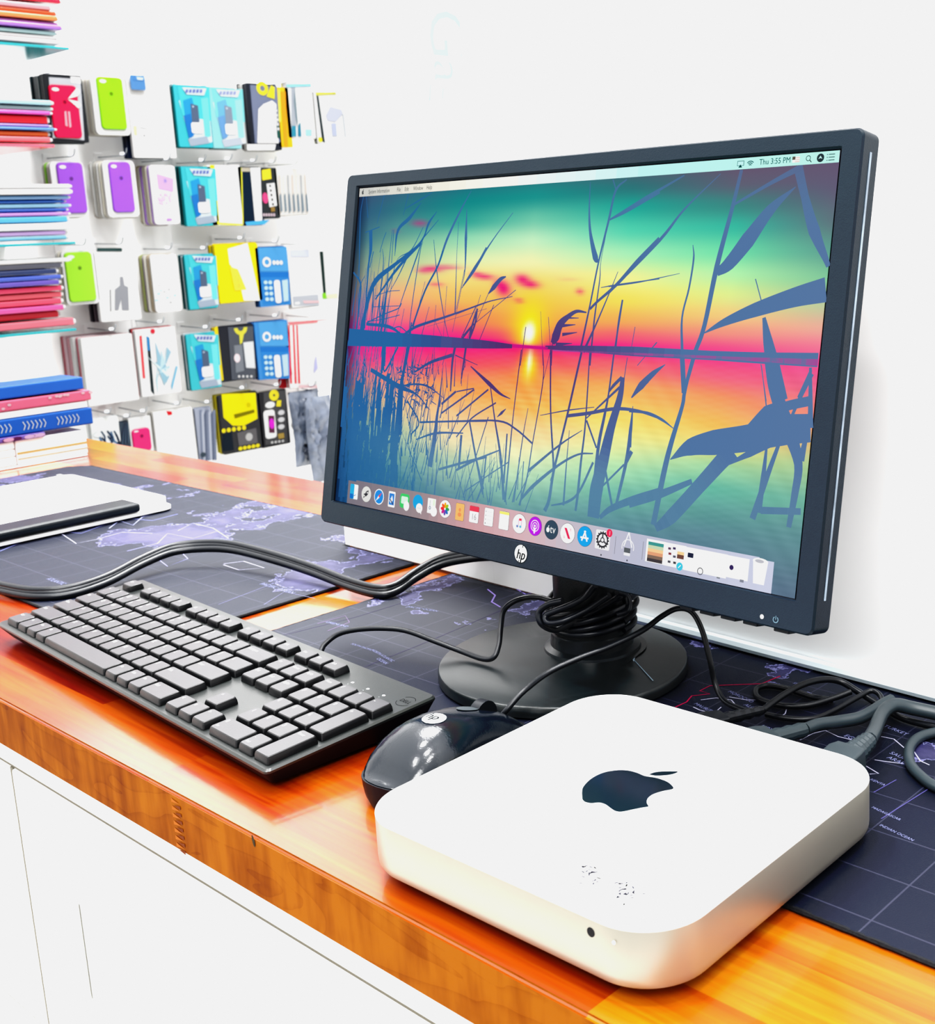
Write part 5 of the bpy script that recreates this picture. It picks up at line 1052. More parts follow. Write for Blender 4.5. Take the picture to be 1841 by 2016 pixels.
def short(l):
    w = l.replace(',', ' ,').split(); out = []
    n = 0
    for q in w:
        if q != ',': n += 1
        if n > 13: break
        out.append(q)
    return ' '.join(out).replace(' ,', ',').rstrip(',')
def pack(name, label, box, body, art=None, n=3, step=.009, th=.006, bcols=None, grp=None, cat='package', blabel=None, lean=0, r=.004, hk=True, xf=XF):
    """box = front face corners seen in the photo: x0,y0,x1,y1; body colour; art(ink, P) draws on the front; n further packs hang behind"""
    x0, y0, x1, y1 = box; ym = (y0 + y1) / 2; xm = (x0 + x1) / 2
    ya, yb = onx(x0, ym, xf)[1], onx(x1, ym, xf)[1]; zt, zb = onx(xm, y0, xf)[2], onx(xm, y1, xf)[2]
    yc = (ya + yb) / 2
    t = empty(name, (xf, yc, zb)); tag(t, label, cat)
    w = yb - ya; h = zt - zb
    def slab(thk, rad):
        pr = rrect(w, h, rad, 4, 0, h / 2)
        return mesh_from(*rings([[(-thk, a, b) for a, b in rrect(w - .001, h - .001, rad, 4, 0, h / 2)], [(-thk + .0008, a, b) for a, b in pr], [(-.0008, a, b) for a, b in pr], [(0, a, b) for a, b in rrect(w - .001, h - .001, rad, 4, 0, h / 2)]]))
    link('card_back', slab(th, r), cmat(body), t)
    if art:
        ik = Ink((.0006, -yc, -zb), (0, 1, 0), (0, 0, 1), (1, 0, 0)); ik.N = np.array((2.0, 0, 0))
        P = lambda px, py, d=0: tuple(onx(px, py, xf + d)[1:3])
        art(ik, P, t, xf, yc, zb)
        if ik.v and ik.k <= 14 and len(ik.f) == ik.k:
            for fi, cf in zip(ik.f, ik.c):
                one = Ink((0, 0, 0), (0, 1, 0), (0, 0, 1), (1, 0, 0)); one.v = [ik.v[i] for i in fi]; one.f = [tuple(range(len(fi)))]; one.c = [cf]; one.build('printed_patch', INK, t)
        elif ik.v: ik.build('front_print', INK, t)
    bcols = bcols or [body]
    for k in range(n):
        c = bcols[k % len(bcols)]; dx = -(th + .0006) - (k) * step
        o = link(name, slab(min(th, step - .0004), r), cmat(c), None)
        o.location = (xf + dx, yc + rng.normal(0, .0016), zb + rng.normal(0, .0014))
        tag(o, blabel or ('hangs behind the ' + short(label)), cat, grp or ('packs behind the ' + label))
    if hk: hook(xm, y0 - 3)
    return t
def case(ik_t, xf, yc, zb, box, col, hole=True, th=.006, r=.011, name='phone_case'):
    x0, y0, x1, y1 = box; xm = (x0 + x1) / 2; ym = (y0 + y1) / 2
    a, b = onx(x0, ym, xf)[1] - yc, onx(x1, ym, xf)[1] - yc; c, d = onx(xm, y1, xf)[2] - zb, onx(xm, y0, xf)[2] - zb
    pr = rrect(b - a, d - c, r, 5, (a + b) / 2, (c + d) / 2); pi_ = rrect(b - a - .004, d - c - .004, r - .002, 5, (a + b) / 2, (c + d) / 2)
    o = link(name, mesh_from(*rings([[(.0006, p, q) for p, q in pr], [(th * .6, p, q) for p, q in pr], [(th, p, q) for p, q in pi_]])), cmat(col, .3), ik_t, 30)
    if hole:
        k = Ink((th + .0006, 0, 0), (0, 1, 0), (0, 0, 1), (1, 0, 0)); k.ell(a + (b - a) * .22, d - (d - c) * .09, (b - a) * .13, (d - c) * .035, (245, 245, 245)); k.build('camera_cutout', INK, o)
        k = Ink((th + .0006, 0, 0), (0, 1, 0), (0, 0, 1), (1, 0, 0)); k.ell((a + b) / 2, (c + d) / 2 + (d - c) * .18, .005, .005, tuple(int(v * .6) for v in col)); k.build('round_mark', INK, o)
# ---- row 1
def a_red(ik, P, t, xf, yc, zb):
    ik.poly([P(96, 152), P(158, 156), P(166, 276), P(104, 272)], (205, 208, 214)); ik.poly([P(138, 150), P(158, 152), P(159, 165), P(140, 163)], WH, .0003)
    case(t, xf, yc, zb, (100, 168, 155, 272), (245, 10, 60))
    k = Ink((.0078, -yc, -zb), (0, 1, 0), (0, 0, 1), (1, 0, 0)); k.poly([P(131, 195), P(148, 174), P(155, 180), P(150, 190)], WH); k.poly([P(131, 196), P(150, 200), P(157, 207), P(152, 214)], WH); k.poly([P(124, 220), P(128, 219), P(131, 250), P(126, 248)], (255, 170, 185)); k.poly([P(131, 220), P(135, 220), P(138, 250), P(134, 252)], (255, 170, 185)); k.build('petal_motif', INK, t)
pack('hanging_phone_case', 'red phone case with white petals in a black-framed box, top row', (92, 147, 168, 280), (14, 16, 20), a_red, n=6, step=.011, th=.010, bcols=[(12, 18, 26), (10, 30, 38)])
def clear_case(col, cb): return lambda ik, P, t, xf, yc, zb: case(t, xf, yc, zb, cb, col)
CL = [(245, 240, 232), (240, 236, 220), (246, 244, 240), (225, 215, 200)]
pack('hanging_phone_case', 'lime green phone case in a clear tray, top row beside the red one', (184, 152, 252, 266), (246, 246, 246), clear_case((150, 232, 10), (194, 152, 244, 255)), n=7, step=.009, bcols=CL, r=.012)
def a_wb(ik, P, t, xf, yc, zb):
    ik.poly([P(262, 248), P(269, 248), P(270, 267), P(264, 266)], (250, 225, 170)); ik.ell(*P(284, 267), .003, .003, (150, 150, 155), n=8); ik.line([P(275, 251), P(290, 254)], .002, (150, 155, 160))
pack('hanging_white_box', 'large plain white box with navy side, top row beside the lime case', (256, 156, 340, 311), WH, a_wb, n=3, step=.016, th=.012, bcols=[(10, 30, 75), (8, 20, 60)])
def a_tag(ik, P, t, xf, yc, zb):
    ik.poly([P(262, 149), P(286, 152), P(283, 160), P(262, 158)], (60, 130, 205)); ik.poly([P(268, 151), P(283, 153), P(280, 158), P(270, 157)], (205, 225, 240), .0004)
pack('hang_tag', 'small blue and white tag hanging above the large plain white box', (257, 148, 286, 177), (60, 130, 200), a_tag, n=0, th=.002, hk=False, xf=XF + .012)
TE = (40, 190, 205)
def teal(x0, y0, s=1.0, fade=0):
    def f(ik, P, t, xf, yc, zb):
        q = lambda a, b, d=0: P(x0 + a * s + b * s * .10, y0 + b * s)
        f_ = lambda c: tuple(int(v + (235 - v) * fade) for v in c)
        ik.poly([q(2, 30), q(60, 22), q(60, 112), q(18, 118)], f_((215, 228, 235))); ik.poly([q(2, 2), q(64, 4), q(62, 70), q(6, 60)], f_((60, 205, 215)))
        ik.poly([q(10, 30), q(28, 24), q(34, 60), q(30, 92), q(18, 104), q(12, 90)], f_((30, 150, 215)), .0003); ik.poly([q(8, 60), q(22, 56), q(24, 100), q(14, 104)], f_((20, 110, 200)), .0005)
        ik.poly([q(46, 26), q(60, 24), q(58, 100), q(46, 104)], f_((110, 225, 235)), .0002)
        ik.poly([q(24, 36), q(38, 40), q(38, 72), q(23, 76)], f_((70, 90, 120)), .0007); ik.ell(*q(28, 42), .003, .003, f_((180, 195, 215)), .0009, n=10)
        ik.rr(*q(32, 84), .036, .030, .006, (250, 250, 250), .0009); ik.poly([q(12, 106), q(50, 100), q(54, 114), q(16, 120)], f_((160, 175, 195)), .0002)
        ik.poly([q(10, 4), q(58, 6), q(52, 20), q(18, 18)], f_((215, 230, 240)), .0008)
        for i in range(5): ik.poly([q(17 + i * 7, 8), q(22 + i * 7, 8), q(20 + i * 7, 15), q(15 + i * 7, 15)], f_((95, 110, 190)), .0011)
    return f
TB = [(10, 110, 115), (205, 220, 225), (15, 60, 70), (30, 140, 145)]
def tpack(box, lab, s=None, n=4, fade=0): pack('hanging_case_box', lab, box, TE if not fade else (140, 215, 222), teal(box[0], box[1], (box[3] - box[1]) / 122, fade), n=n, step=.008, bcols=TB, cat='package')
tpack((347, 168, 415, 290), 'teal box with grey phone case, top row beside the plain white box')
tpack((414, 172, 470, 292), 'paler teal box with phone case, second teal one of the top row', n=3, fade=.35)
def a_bk1(ik, P, t, xf, yc, zb):
    ik.poly([P(492, 167), P(545, 170), P(552, 280), P(502, 282)], (110, 120, 150)); ik.ring(*P(516, 174), .008, .020, (235, 225, 40), .0003); ik.poly([P(524, 190), P(533, 168), P(540, 172), P(540, 195)], (235, 225, 40), .0004)
    ik.poly([P(508, 215), P(518, 205), P(535, 198), P(543, 205), P(548, 282), P(506, 282)], (248, 248, 248), .0005)
    for i in range(5): ik.ell(*P(543 + i * .9, 218 + i * 9), .005, .006, (150, 152, 160), .0008, n=8); ik.ell(*P(543 + i * .9, 218 + i * 9), .003, .004, (250, 250, 250), .001, n=8)
    ik.poly([P(543, 245), P(549, 245), P(551, 272), P(545, 272)], (20, 70, 60), .0007); ik.poly([P(486, 284), P(542, 284), P(540, 296), P(486, 296)], (250, 250, 250), .0006)
pack('hanging_box', 'black and grey box with yellow swirl, top row beside the teal boxes', (490, 165, 550, 295), (10, 14, 24), a_bk1, n=5, step=.010, bcols=[(10, 14, 24), (10, 14, 24), (235, 235, 232), (190, 188, 182)])
pack('hanging_box', 'plain yellow box, top row between swirl box and striped white box', (545, 172, 572, 290), (250, 200, 10), lambda ik, P, t, xf, yc, zb: (ik.poly([P(552, 180), P(562, 180), P(567, 288), P(559, 288)], (235, 160, 20)), ik.poly([P(547, 176), P(551, 176), P(553, 240), P(549, 240)], (255, 235, 90))), n=3, step=.008, bcols=[(20, 60, 50), (245, 215, 30)])
def a_wt(ik, P, t, xf, yc, zb):
    ik.poly([P(573, 172), P(581, 172), P(583, 268), P(574, 268)], (170, 178, 190)); ik.poly([P(574, 248), P(582, 248), P(583, 269), P(574, 269)], (40, 140, 170), .0004); ik.poly([P(586, 248), P(591, 240), P(593, 269), P(586, 269)], (30, 120, 150), .0004); ik.poly([P(580, 172), P(586, 240), P(584, 250), P(578, 200)], (120, 140, 150), .0005)
    ik.poly([P(563, 166), P(612, 164), P(612, 170), P(564, 172)], (150, 225, 245), .0006); ik.poly([P(601, 255), P(613, 255), P(613, 267), P(602, 267)], (165, 230, 245), .0005)
pack('hanging_box', 'white box with teal stripes and yellow foot, top row near monitor', (564, 164, 618, 272), WH, a_wt, n=2, bcols=[(245, 245, 235), (250, 240, 120)])
def a_wk(ik, P, t, xf, yc, zb):
    ik.poly([P(622, 184), P(627, 190), P(640, 282), P(634, 278)], (16, 24, 30)); ik.poly([P(621, 182), P(661, 181), P(661, 186), P(622, 188)], (215, 215, 70), .0004); ik.ell(*P(630, 275), .008, .008, (240, 230, 30), .0006, n=8)
    ik.poly([P(641, 228), P(650, 210), P(672, 216), P(675, 224), P(660, 240), P(645, 238)], (200, 205, 220), .0003); ik.poly([P(652, 243), P(661, 243), P(663, 268), P(654, 268)], (185, 195, 220), .0005); ik.poly([P(674, 225), P(676, 225), P(681, 270), P(679, 270)], (185, 195, 205), .0005)
pack('hanging_box', 'white box with dark edge and yellow corner, last of the top row', (622, 182, 682, 284), WH, a_wk, n=2, bcols=[(20, 40, 30), (235, 235, 225)])
# ---- row 2
def a_sw(box, pc): return clear_case(pc, box)
pack('hanging_phone_case', 'purple phone case in clear tray, second row behind the blue packet stack', (104, 318, 170, 428), (246, 246, 248), a_sw((115, 320, 166, 420), (160, 70, 225)), n=5, step=.010, bcols=[(240, 238, 232), (238, 232, 225), (150, 215, 60), (236, 232, 218)], r=.012)
pack('hanging_phone_case', 'purple phone case in clear tray, second row beside pale lilac case', (207, 316, 270, 428), (246, 246, 248), a_sw((217, 319, 260, 418), (165, 75, 235)), n=8, step=.010, bcols=CL, r=.012)
def a_pl(ik, P, t, xf, yc, zb):
    ik.poly([P(308, 342), P(341, 352), P(341, 378), P(312, 372)], (215, 175, 245)); ik.ell(*P(325, 356), .004, .005, (160, 140, 230), .0003, n=10)
    for i in range(14): ik.ell(*P(312 + rng.random() * 24, 380 + rng.random() * 26), .003 + .004 * rng.random(), .004, (240, 205, 240), .0003, n=7, rot=rng.random() * 3)
    ik.poly([P(328, 430), P(338, 430), P(338, 434), P(328, 435)], (200, 140, 220), .0003)
pack('hanging_phone_case', 'white and pale lilac patterned phone case, second row beside teal box', (299, 325, 350, 442), (248, 246, 250), a_pl, n=7, step=.010, bcols=[(196, 150, 235), (240, 236, 222), (235, 225, 200), (240, 236, 222)], r=.010)
tpack((362, 328, 425, 445), 'teal box with grey phone case, second row beside the pale lilac case', n=4)
def a_y2(ik, P, t, xf, yc, zb):
    ik.poly([P(413, 325), P(422, 325), P(432, 441), P(428, 441)], (235, 235, 20)); ik.poly([P(428, 438), P(478, 441), P(478, 444), P(428, 442)], (245, 240, 60), .0003); ik.poly([P(474, 330), P(476, 330), P(479, 440), P(477, 440)], (245, 240, 60), .0003)
pack('hanging_box', 'blank white box with bright yellow edges, second row middle', (413, 325, 478, 444), (248, 248, 248), a_y2, n=2, bcols=[(245, 240, 30), (235, 235, 200)])
def a_k2(ik, P, t, xf, yc, zb):
    ik.poly([P(473, 328), P(491, 328), P(500, 438), P(481, 438)], (8, 18, 42)); ik.poly([P(475, 330), P(491, 330), P(492, 338), P(475, 338)], (190, 180, 160), .0004); ik.poly([P(492, 330), P(512, 330), P(516, 436), P(502, 438)], (248, 248, 246), .0003); ik.poly([P(482, 437), P(530, 433), P(520, 442), P(485, 444)], (60, 175, 235), .0006)
pack('hanging_box', 'narrow black box with white side and blue foot, second row', (473, 328, 516, 443), (8, 14, 30), a_k2, n=2)
def a_p2(ik, P, t, xf, yc, zb):
    ik.ell(*P(522, 390), .010, .016, (225, 60, 130), .0003); ik.poly([P(524, 362), P(540, 360), P(545, 405), P(530, 408)], (235, 235, 235), .0005); ik.poly([P(515, 335), P(532, 332), P(534, 352), P(516, 355)], (240, 225, 40), .0004)
    for i in range(5): ik.ell(*P(531 + i * 1.4, 366 + i * 9), .004, .004, (60, 60, 60), .0008, n=6); ik.ell(*P(519 + i * 5, 423), .004, .005, (210, 190, 200), .0006, n=6)
    ik.poly([P(532, 408), P(540, 407), P(541, 416), P(533, 417)], (150, 115, 50), .0006)
pack('hanging_box', 'black box with pink dot and yellow top, second row', (515, 330, 548, 430), (20, 26, 30), a_p2, n=2)
def a_g2(ik, P, t, xf, yc, zb):
    for i in range(7): x = 548 + i * 8.5; ik.poly([P(x, 345), P(x + 3, 345), P(x + 6, 420), P(x + 3, 420)], [(215, 205, 195), (225, 225, 220), (170, 175, 180)][i % 3]); ik.poly([P(x + 2, 385), P(x + 5, 380), P(x + 8, 415), P(x + 4, 418)], (110, 130, 145), .0004)
pack('hanging_bag', 'pale grey striped bags bunched together, second row near the monitor', (544, 332, 606, 424), (228, 226, 222), a_g2, n=4, step=.012, bcols=[(220, 215, 208), (200, 200, 200)])
# ---- row 3
pack('hanging_phone_case', 'lime green phone case in clear tray, third row beside the packet stack', (126, 492, 191, 600), (246, 246, 246), a_sw((130, 496, 184, 594), (165, 235, 40)), n=3, bcols=CL, r=.012)
def a_r3(ik, P, t, xf, yc, zb):
    ik.poly([P(236, 545), P(242, 545), P(245, 562), P(252, 565), P(254, 611), P(240, 611), P(238, 590), P(233, 611), P(226, 611), P(226, 570), P(236, 562)], (150, 152, 160)); ik.poly([P(216, 570), P(218, 570), P(219, 613), P(217, 613)], (120, 122, 128), .0002); ik.poly([P(190, 488), P(240, 488), P(240, 495), P(190, 495)], (40, 60, 60), .0003)
pack('hanging_box', 'white box with grey figure silhouette, third row beside the lime case', (191, 490, 272, 632), (246, 246, 246), a_r3, n=3, step=.016, th=.014, bcols=[(20, 14, 26), (70, 50, 60), (20, 14, 26)])
def a_f3(ik, P, t, xf, yc, zb):
    for i in range(10): ik.ell(*P(308 + rng.random() * 40, 560 + rng.random() * 36), .002 + .004 * rng.random(), .003, [(190, 225, 235), (200, 200, 205)][i % 2], n=7)
pack('hanging_phone_case', 'white speckled phone case in a clear tray, third row', (301, 500, 354, 615), (248, 248, 246), a_f3, n=6, step=.011, bcols=[(235, 225, 200), (215, 200, 170), (242, 238, 228), (210, 195, 215), (190, 200, 130)], r=.010)
tpack((368, 500, 425, 608), 'teal box with grey phone case, third row beside the yellow box')
def a_y3(ik, P, t, xf, yc, zb):
    ik.poly([P(448, 490), P(487, 478), P(512, 592), P(480, 592), P(468, 540), P(452, 520)], (250, 250, 246)); ik.poly([P(452, 525), P(468, 530), P(485, 570), P(462, 572)], (250, 232, 60), .0003)
    for i in range(3): ik.ring(*P(466 + i * 2, 538 + i * 12), .004, .006, (240, 225, 80), .0005, n=10)
pack('hanging_box', 'big bright yellow and white box, third row middle', (427, 480, 512, 595), (250, 225, 0), a_y3, n=4, step=.008, bcols=[(245, 215, 0), (170, 150, 20)])
BL = (45, 135, 215)
def blue(x0, y0):
    def f(ik, P, t, xf, yc, zb):
        q = lambda a, b: P(x0 + a + b * .09, y0 + b)
        ik.poly([q(2, 2), q(58, 0), q(58, 48), q(2, 48)], (70, 160, 225)); ik.poly([q(2, 50), q(58, 50), q(57, 60), q(2, 60)], (20, 110, 205)); ik.poly([q(2, 60), q(58, 60), q(54, 112), q(2, 114)], (40, 130, 215))
        ik.ring(*q(16, 30), .008, .015, WH, .0004); [ik.ell(*q(30 + i * 7, 31), .006, .007, WH, .0004, n=8) for i in range(3)]
        for r_ in range(4):
            for c_ in range(2): ik.ell(*q(10 + c_ * 9, 70 + r_ * 11), .007, .006, (200, 230, 250), .0004, n=8)
        ik.rr(*q(32, 88), .022, .070, .008, (245, 248, 250), .0006); ik.poly([q(42, 66), q(54, 64), q(52, 106), q(42, 108)], (190, 220, 245), .0005)
    return f
BB = [(10, 60, 140), (15, 80, 160), (8, 40, 110)]
pack('hanging_box', 'blue box with round white logo, third row beside the yellow box', (507, 486, 568, 603), BL, blue(506, 486), n=3, step=.007, bcols=BB)
def a_w3(ik, P, t, xf, yc, zb): ik.poly([P(576, 584), P(626, 580), P(628, 602), P(578, 602)], (190, 195, 205)); ik.rr(*P(585, 597), .018, .008, .003, WH, .0004); ik.poly([P(572, 492), P(608, 492), P(608, 506), P(572, 506)], (215, 220, 232), .0003); ik.poly([P(596, 592), P(628, 592), P(628, 596), P(598, 597)], (240, 200, 205), .0005)
pack('hanging_box', 'blank white box with grey foot band, third row near monitor', (570, 490, 630, 604), WH, a_w3, n=2)
def a_w4(ik, P, t, xf, yc, zb): ik.poly([P(629, 495), P(636, 495), P(642, 580), P(637, 586)], (14, 30, 26)); ik.poly([P(634, 578), P(641, 576), P(643, 588), P(635, 588)], (130, 215, 30), .0004); ik.poly([P(643, 580), P(664, 578), P(664, 586), P(643, 587)], (250, 248, 200), .0004)
pack('hanging_box', 'white box with black stripe and lime foot, third row touching monitor', (629, 493, 690, 590), WH, a_w4, n=1)
# ---- row 4
pack('hanging_white_box', 'wide blank white box with beige side, fourth row at left', (166, 660, 268, 795), WH, None, n=5, step=.022, th=.018, bcols=[(236, 120, 140), WH, (225, 150, 165), (245, 205, 215), (215, 90, 110)])
def a_r4(ik, P, t, xf, yc, zb):
    ik.poly([P(274, 662), P(279, 660), P(286, 745), P(281, 745)], (235, 60, 70)); ik.poly([P(288, 662), P(294, 666), P(304, 778), P(297, 770)], (20, 34, 40)); ik.poly([P(288, 662), P(293, 664), P(295, 690), P(290, 690)], (40, 130, 200), .0003)
    for i in range(16): ik.poly([P(*(np.array((322, 720)) + rng.normal(0, (11, 22)))) for _ in range(3)], [(195, 225, 235), (225, 240, 245), (150, 195, 215)][i % 3], .0003)
    ik.poly([P(336, 760), P(346, 720), P(349, 722), P(338, 768)], (110, 190, 225), .0006); ik.ell(*P(300, 652), .007, .007, (220, 30, 50), .0006, n=10)
pack('hanging_phone_case', 'white case card with pale blue shards, red and black side, fourth row', (272, 645, 352, 778), (246, 246, 248), a_r4, n=3, bcols=[(235, 235, 235), (225, 70, 80), (40, 60, 70)])
tpack((371, 655, 432, 766), 'teal box with grey phone case, fourth row beside black box', n=3)
def a_k4(ik, P, t, xf, yc, zb):
    ik.poly([P(421, 645), P(428, 642), P(440, 748), P(436, 750)], (235, 215, 20)); ik.poly([P(448, 644), P(498, 642), P(503, 745), P(456, 748)], (70, 76, 88), .0002)
    ik.ring(*P(473, 645), .010, .022, (225, 220, 60), .0004, PI, 2 * PI); ik.poly([P(470, 655), P(480, 655), P(476, 675), P(472, 678)], (225, 220, 60), .0004); ik.poly([P(460, 680), P(476, 678), P(480, 730), P(464, 734)], (120, 126, 136), .0004); ik.ell(*P(466, 705), .010, .013, (250, 225, 230), .0006)
    ik.poly([P(478, 674), P(498, 672), P(502, 725), P(484, 724)], (225, 228, 232), .0005); [ik.ell(*P(470 + i * 8, 741), .004, .004, (225, 225, 225), .0006, n=8) for i in range(4)]
pack('hanging_box', 'black box with yellow swirl and white lettering, fourth row', (430, 641, 503, 749), (14, 16, 24), a_k4, n=3, bcols=[(12, 14, 20), (220, 195, 20)])
pack('hanging_box', 'blue box with round white logo, fourth row above yellow bag', (505, 632, 571, 745), BL, blue(506, 633), n=4, step=.008, bcols=BB)
def a_r5(ik, P, t, xf, yc, zb):
    for x in (567, 576, 583): ik.poly([P(x, 640), P(x + 3, 640), P(x + 8, 755), P(x + 4, 755)], (230, 40, 50))
    ik.poly([P(568, 634), P(625, 630), P(625, 635), P(569, 640)], (245, 130, 135), .0002); ik.poly([P(622, 700), P(625, 725), P(617, 735), P(619, 712)], (190, 190, 235), .0003); ik.poly([P(588, 758), P(625, 758), P(625, 764), P(588, 764)], (250, 205, 210), .0002)
pack('hanging_box', 'white box with thin red stripes at its edge, fourth row', (565, 633, 655, 760), (248, 248, 250), a_r5, n=3, bcols=[(225, 30, 45), (245, 245, 245)])
def a_rz(ik, P, t, xf, yc, zb):
    for i in range(4):
        for j in range(3): ik.ring(*P(553 + i * 6, 748 + j * 6), .003, .005, (200, 15, 30), 0, n=8)
pack('hanging_pouch', 'small red netted pouch hanging below blue and white boxes', (550, 744, 578, 764), (225, 30, 45), a_rz, n=0, hk=False, xf=XF - .02)
# ---- row 5
def a_c5(ik, P, t, xf, yc, zb):
    for i in range(12): x = 184 + rng.random() * 44; y = 846 + rng.random() * 22; ik.line([P(x, y), P(x + 3 + 6 * rng.random(), y + 10), P(x + 8, y + 16 + 8 * rng.random())], .005, [(30, 50, 80), (70, 110, 150), (20, 30, 50)][i % 3])
    ik.ell(*P(192, 856), .012, .007, (235, 240, 245), .0004)
pack('hanging_bag', 'clear bag with dark blue coiled cable, bottom row above the counter', (180, 822, 236, 874), (240, 243, 246), a_c5, n=2)
def a_c6(ik, P, t, xf, yc, zb):
    for i in range(6): ik.line([P(238 + i * 3, 876 - i), P(242 + i * 2, 850), P(246 + i, 834)], .005, [(20, 32, 48), (60, 80, 100)][i % 2], .0001 * i)
pack('hanging_bag', 'narrow bag of dark cable, bottom row beside the pink case', (236, 830, 256, 884), (30, 44, 58), a_c6, n=2)
pack('hanging_phone_case', 'hot pink phone case in a white card, bottom row', (256, 820, 300, 892), (244, 244, 246), a_sw((260, 843, 296, 889), (240, 20, 110)), n=3, step=.009, bcols=[(220, 220, 220), (170, 170, 165)])
pack('hanging_box', 'blank white box with red dot near its top, bottom row', (306, 805, 384, 912), WH, lambda ik, P, t, xf, yc, zb: ik.poly([P(327, 809), P(338, 810), P(339, 816), P(331, 818)], (225, 20, 30)), n=3, bcols=[(215, 213, 205), (240, 240, 238)])
def a_g5(ik, P, t, xf, yc, zb):
    for i in range(7): x = 392 + i * 4.4; ik.poly([P(x, 808 + 4 * (i % 3)), P(x + 5, 806), P(x + 8, 905), P(x + 4, 908)], [(120, 130, 155), (185, 192, 208), (90, 100, 125)][i % 3], .0001 * i)
    ik.ell(*P(399, 895), .009, .007, (50, 60, 75), .0012)
pack('hanging_bag', 'grey translucent bag, bottom row between white box and yellow bag', (388, 802, 421, 908), (160, 168, 188), a_g5, n=1)
def a_y5(ik, P, t, xf, yc, zb):
    ik.poly([P(436, 776), P(503, 773), P(507, 824), P(480, 838), P(458, 838), P(440, 822)], (240, 228, 10)); ik.poly([P(460, 816), P(500, 806), P(501, 812), P(462, 824)], (120, 110, 0), .0003)
    for i in range(5): ik.ell(*P(440 + i * 10, 848 - i * 1.5), .007, .007, (240, 225, 20), .0004, n=8); ik.ell(*P(473 + i * 8.5, 883 - i * 1.5), .007, .006, (240, 225, 30), .0004, n=8)
    ik.poly([P(466, 852), P(504, 842), P(507, 872), P(470, 878)], (90, 88, 92), .0002); ik.ell(*P(490, 860), .012, .012, (190, 190, 190), .0003)
    ik.ring(*P(489, 797), .003, .006, (210, 195, 0), .0004, n=10); ik.poly([P(437, 856), P(456, 850), P(460, 886), P(437, 889)], (12, 18, 30), .0004)
pack('hanging_box', 'black and bright yellow box with yellow lettering, bottom row', (435, 774, 512, 890), (22, 24, 30), a_y5, n=4, step=.009, bcols=[(14, 18, 28), (210, 195, 20)])
def a_k5(ik, P, t, xf, yc, zb):
    ik.poly([P(518, 772), P(562, 768), P(567, 872), P(522, 876)], (62, 62, 66)); ik.ring(*P(539, 778), .004, .017, (240, 225, 40), .0004); ik.poly([P(545, 788), P(553, 788), P(552, 800), P(543, 800)], (240, 225, 40), .0005)
    ik.rr(*P(531, 835), .040, .088, .010, (248, 248, 248), .0005); ik.ell(*P(531, 797), .017, .010, (248, 248, 248), .0005); ik.poly([P(527, 818), P(539, 818), P(540, 852), P(529, 852)], (90, 40, 60), .0008); ik.ell(*P(534, 834), .009, .016, (225, 30, 215), .001)
    for i in range(3): ik.ell(*P(553, 812 + i * 14), .012, .008, (215, 215, 218), .0005, n=10)
    ik.poly([P(546, 854), P(558, 852), P(559, 862), P(548, 864)], (170, 140, 60), .0006); [ik.ell(*P(535 + i * 7, 871 - i), .0045, .004, (205, 205, 205), .0006, n=8) for i in range(4)]
pack('hanging_box', 'black box picturing a white phone with magenta screen, bottom row', (514, 768, 568, 878), (14, 14, 18), a_k5, n=3, bcols=[(10, 10, 14), (190, 185, 175)])
# crumpled grey plastic bag, two of them beside the monitor
def bag(label, box, seed, dx=0.0):
    r2 = np.random.default_rng(seed); x0, y0, x1, y1 = box; xf = XF + .01 + dx
    ya, yb = onx(x0, (y0 + y1) / 2, xf)[1], onx(x1, (y0 + y1) / 2, xf)[1]; zt, zb = onx((x0 + x1) / 2, y0, xf)[2], onx((x0 + x1) / 2, y1, xf)[2]
    nx, ny = 14, 22; H = r2.normal(0, 1, (ny + 1, nx + 1)); V = []; 
    for sgn in (1, -1):
        for j in range(ny + 1):
            for i in range(nx + 1):
                s, t = i / nx, j / ny; env = (math.sin(PI * s) * math.sin(PI * t)) ** .4 if 0 < s < 1 and 0 < t < 1 else 0
                cw = .92 + .08 * math.sin(5 * t + seed)
                V.append((xf - .02 + sgn * env * (.016 + .008 * math.sin(9 * s + 2 * t) + .006 * H[j, i]), (ya + yb) / 2 + (s - .5) * (yb - ya) * cw, zb + (zt - zb) * t))
    F = []; N1 = (nx + 1) * (ny + 1)
    for j in range(ny):
        for i in range(nx):
            a = j * (nx + 1) + i; F.append((a, a + 1, a + nx + 2, a + nx + 1)); F.append((N1 + a, N1 + a + nx + 1, N1 + a + nx + 2, N1 + a + 1))
    o = link('hanging_bag', mesh_from(V, F), mat('smoky_plastic', (.10, .115, .15), rough=.22, linear=True, noise=.75, nscale=22, spec=.7), None, 60); tag(o, label, 'bag')
    hook((x0 + x1) / 2, y0 - 3)
bag('crumpled grey plastic bag hanging in the bottom row left of the monitor', (580, 768, 640, 918), 3)
bag('darker crumpled plastic bag hanging lowest, half behind the monitor edge', (612, 780, 668, 950), 5, .06)
# shelf of white boxes peeking above the far counter edge
b = onx(600, 930, -2.6)
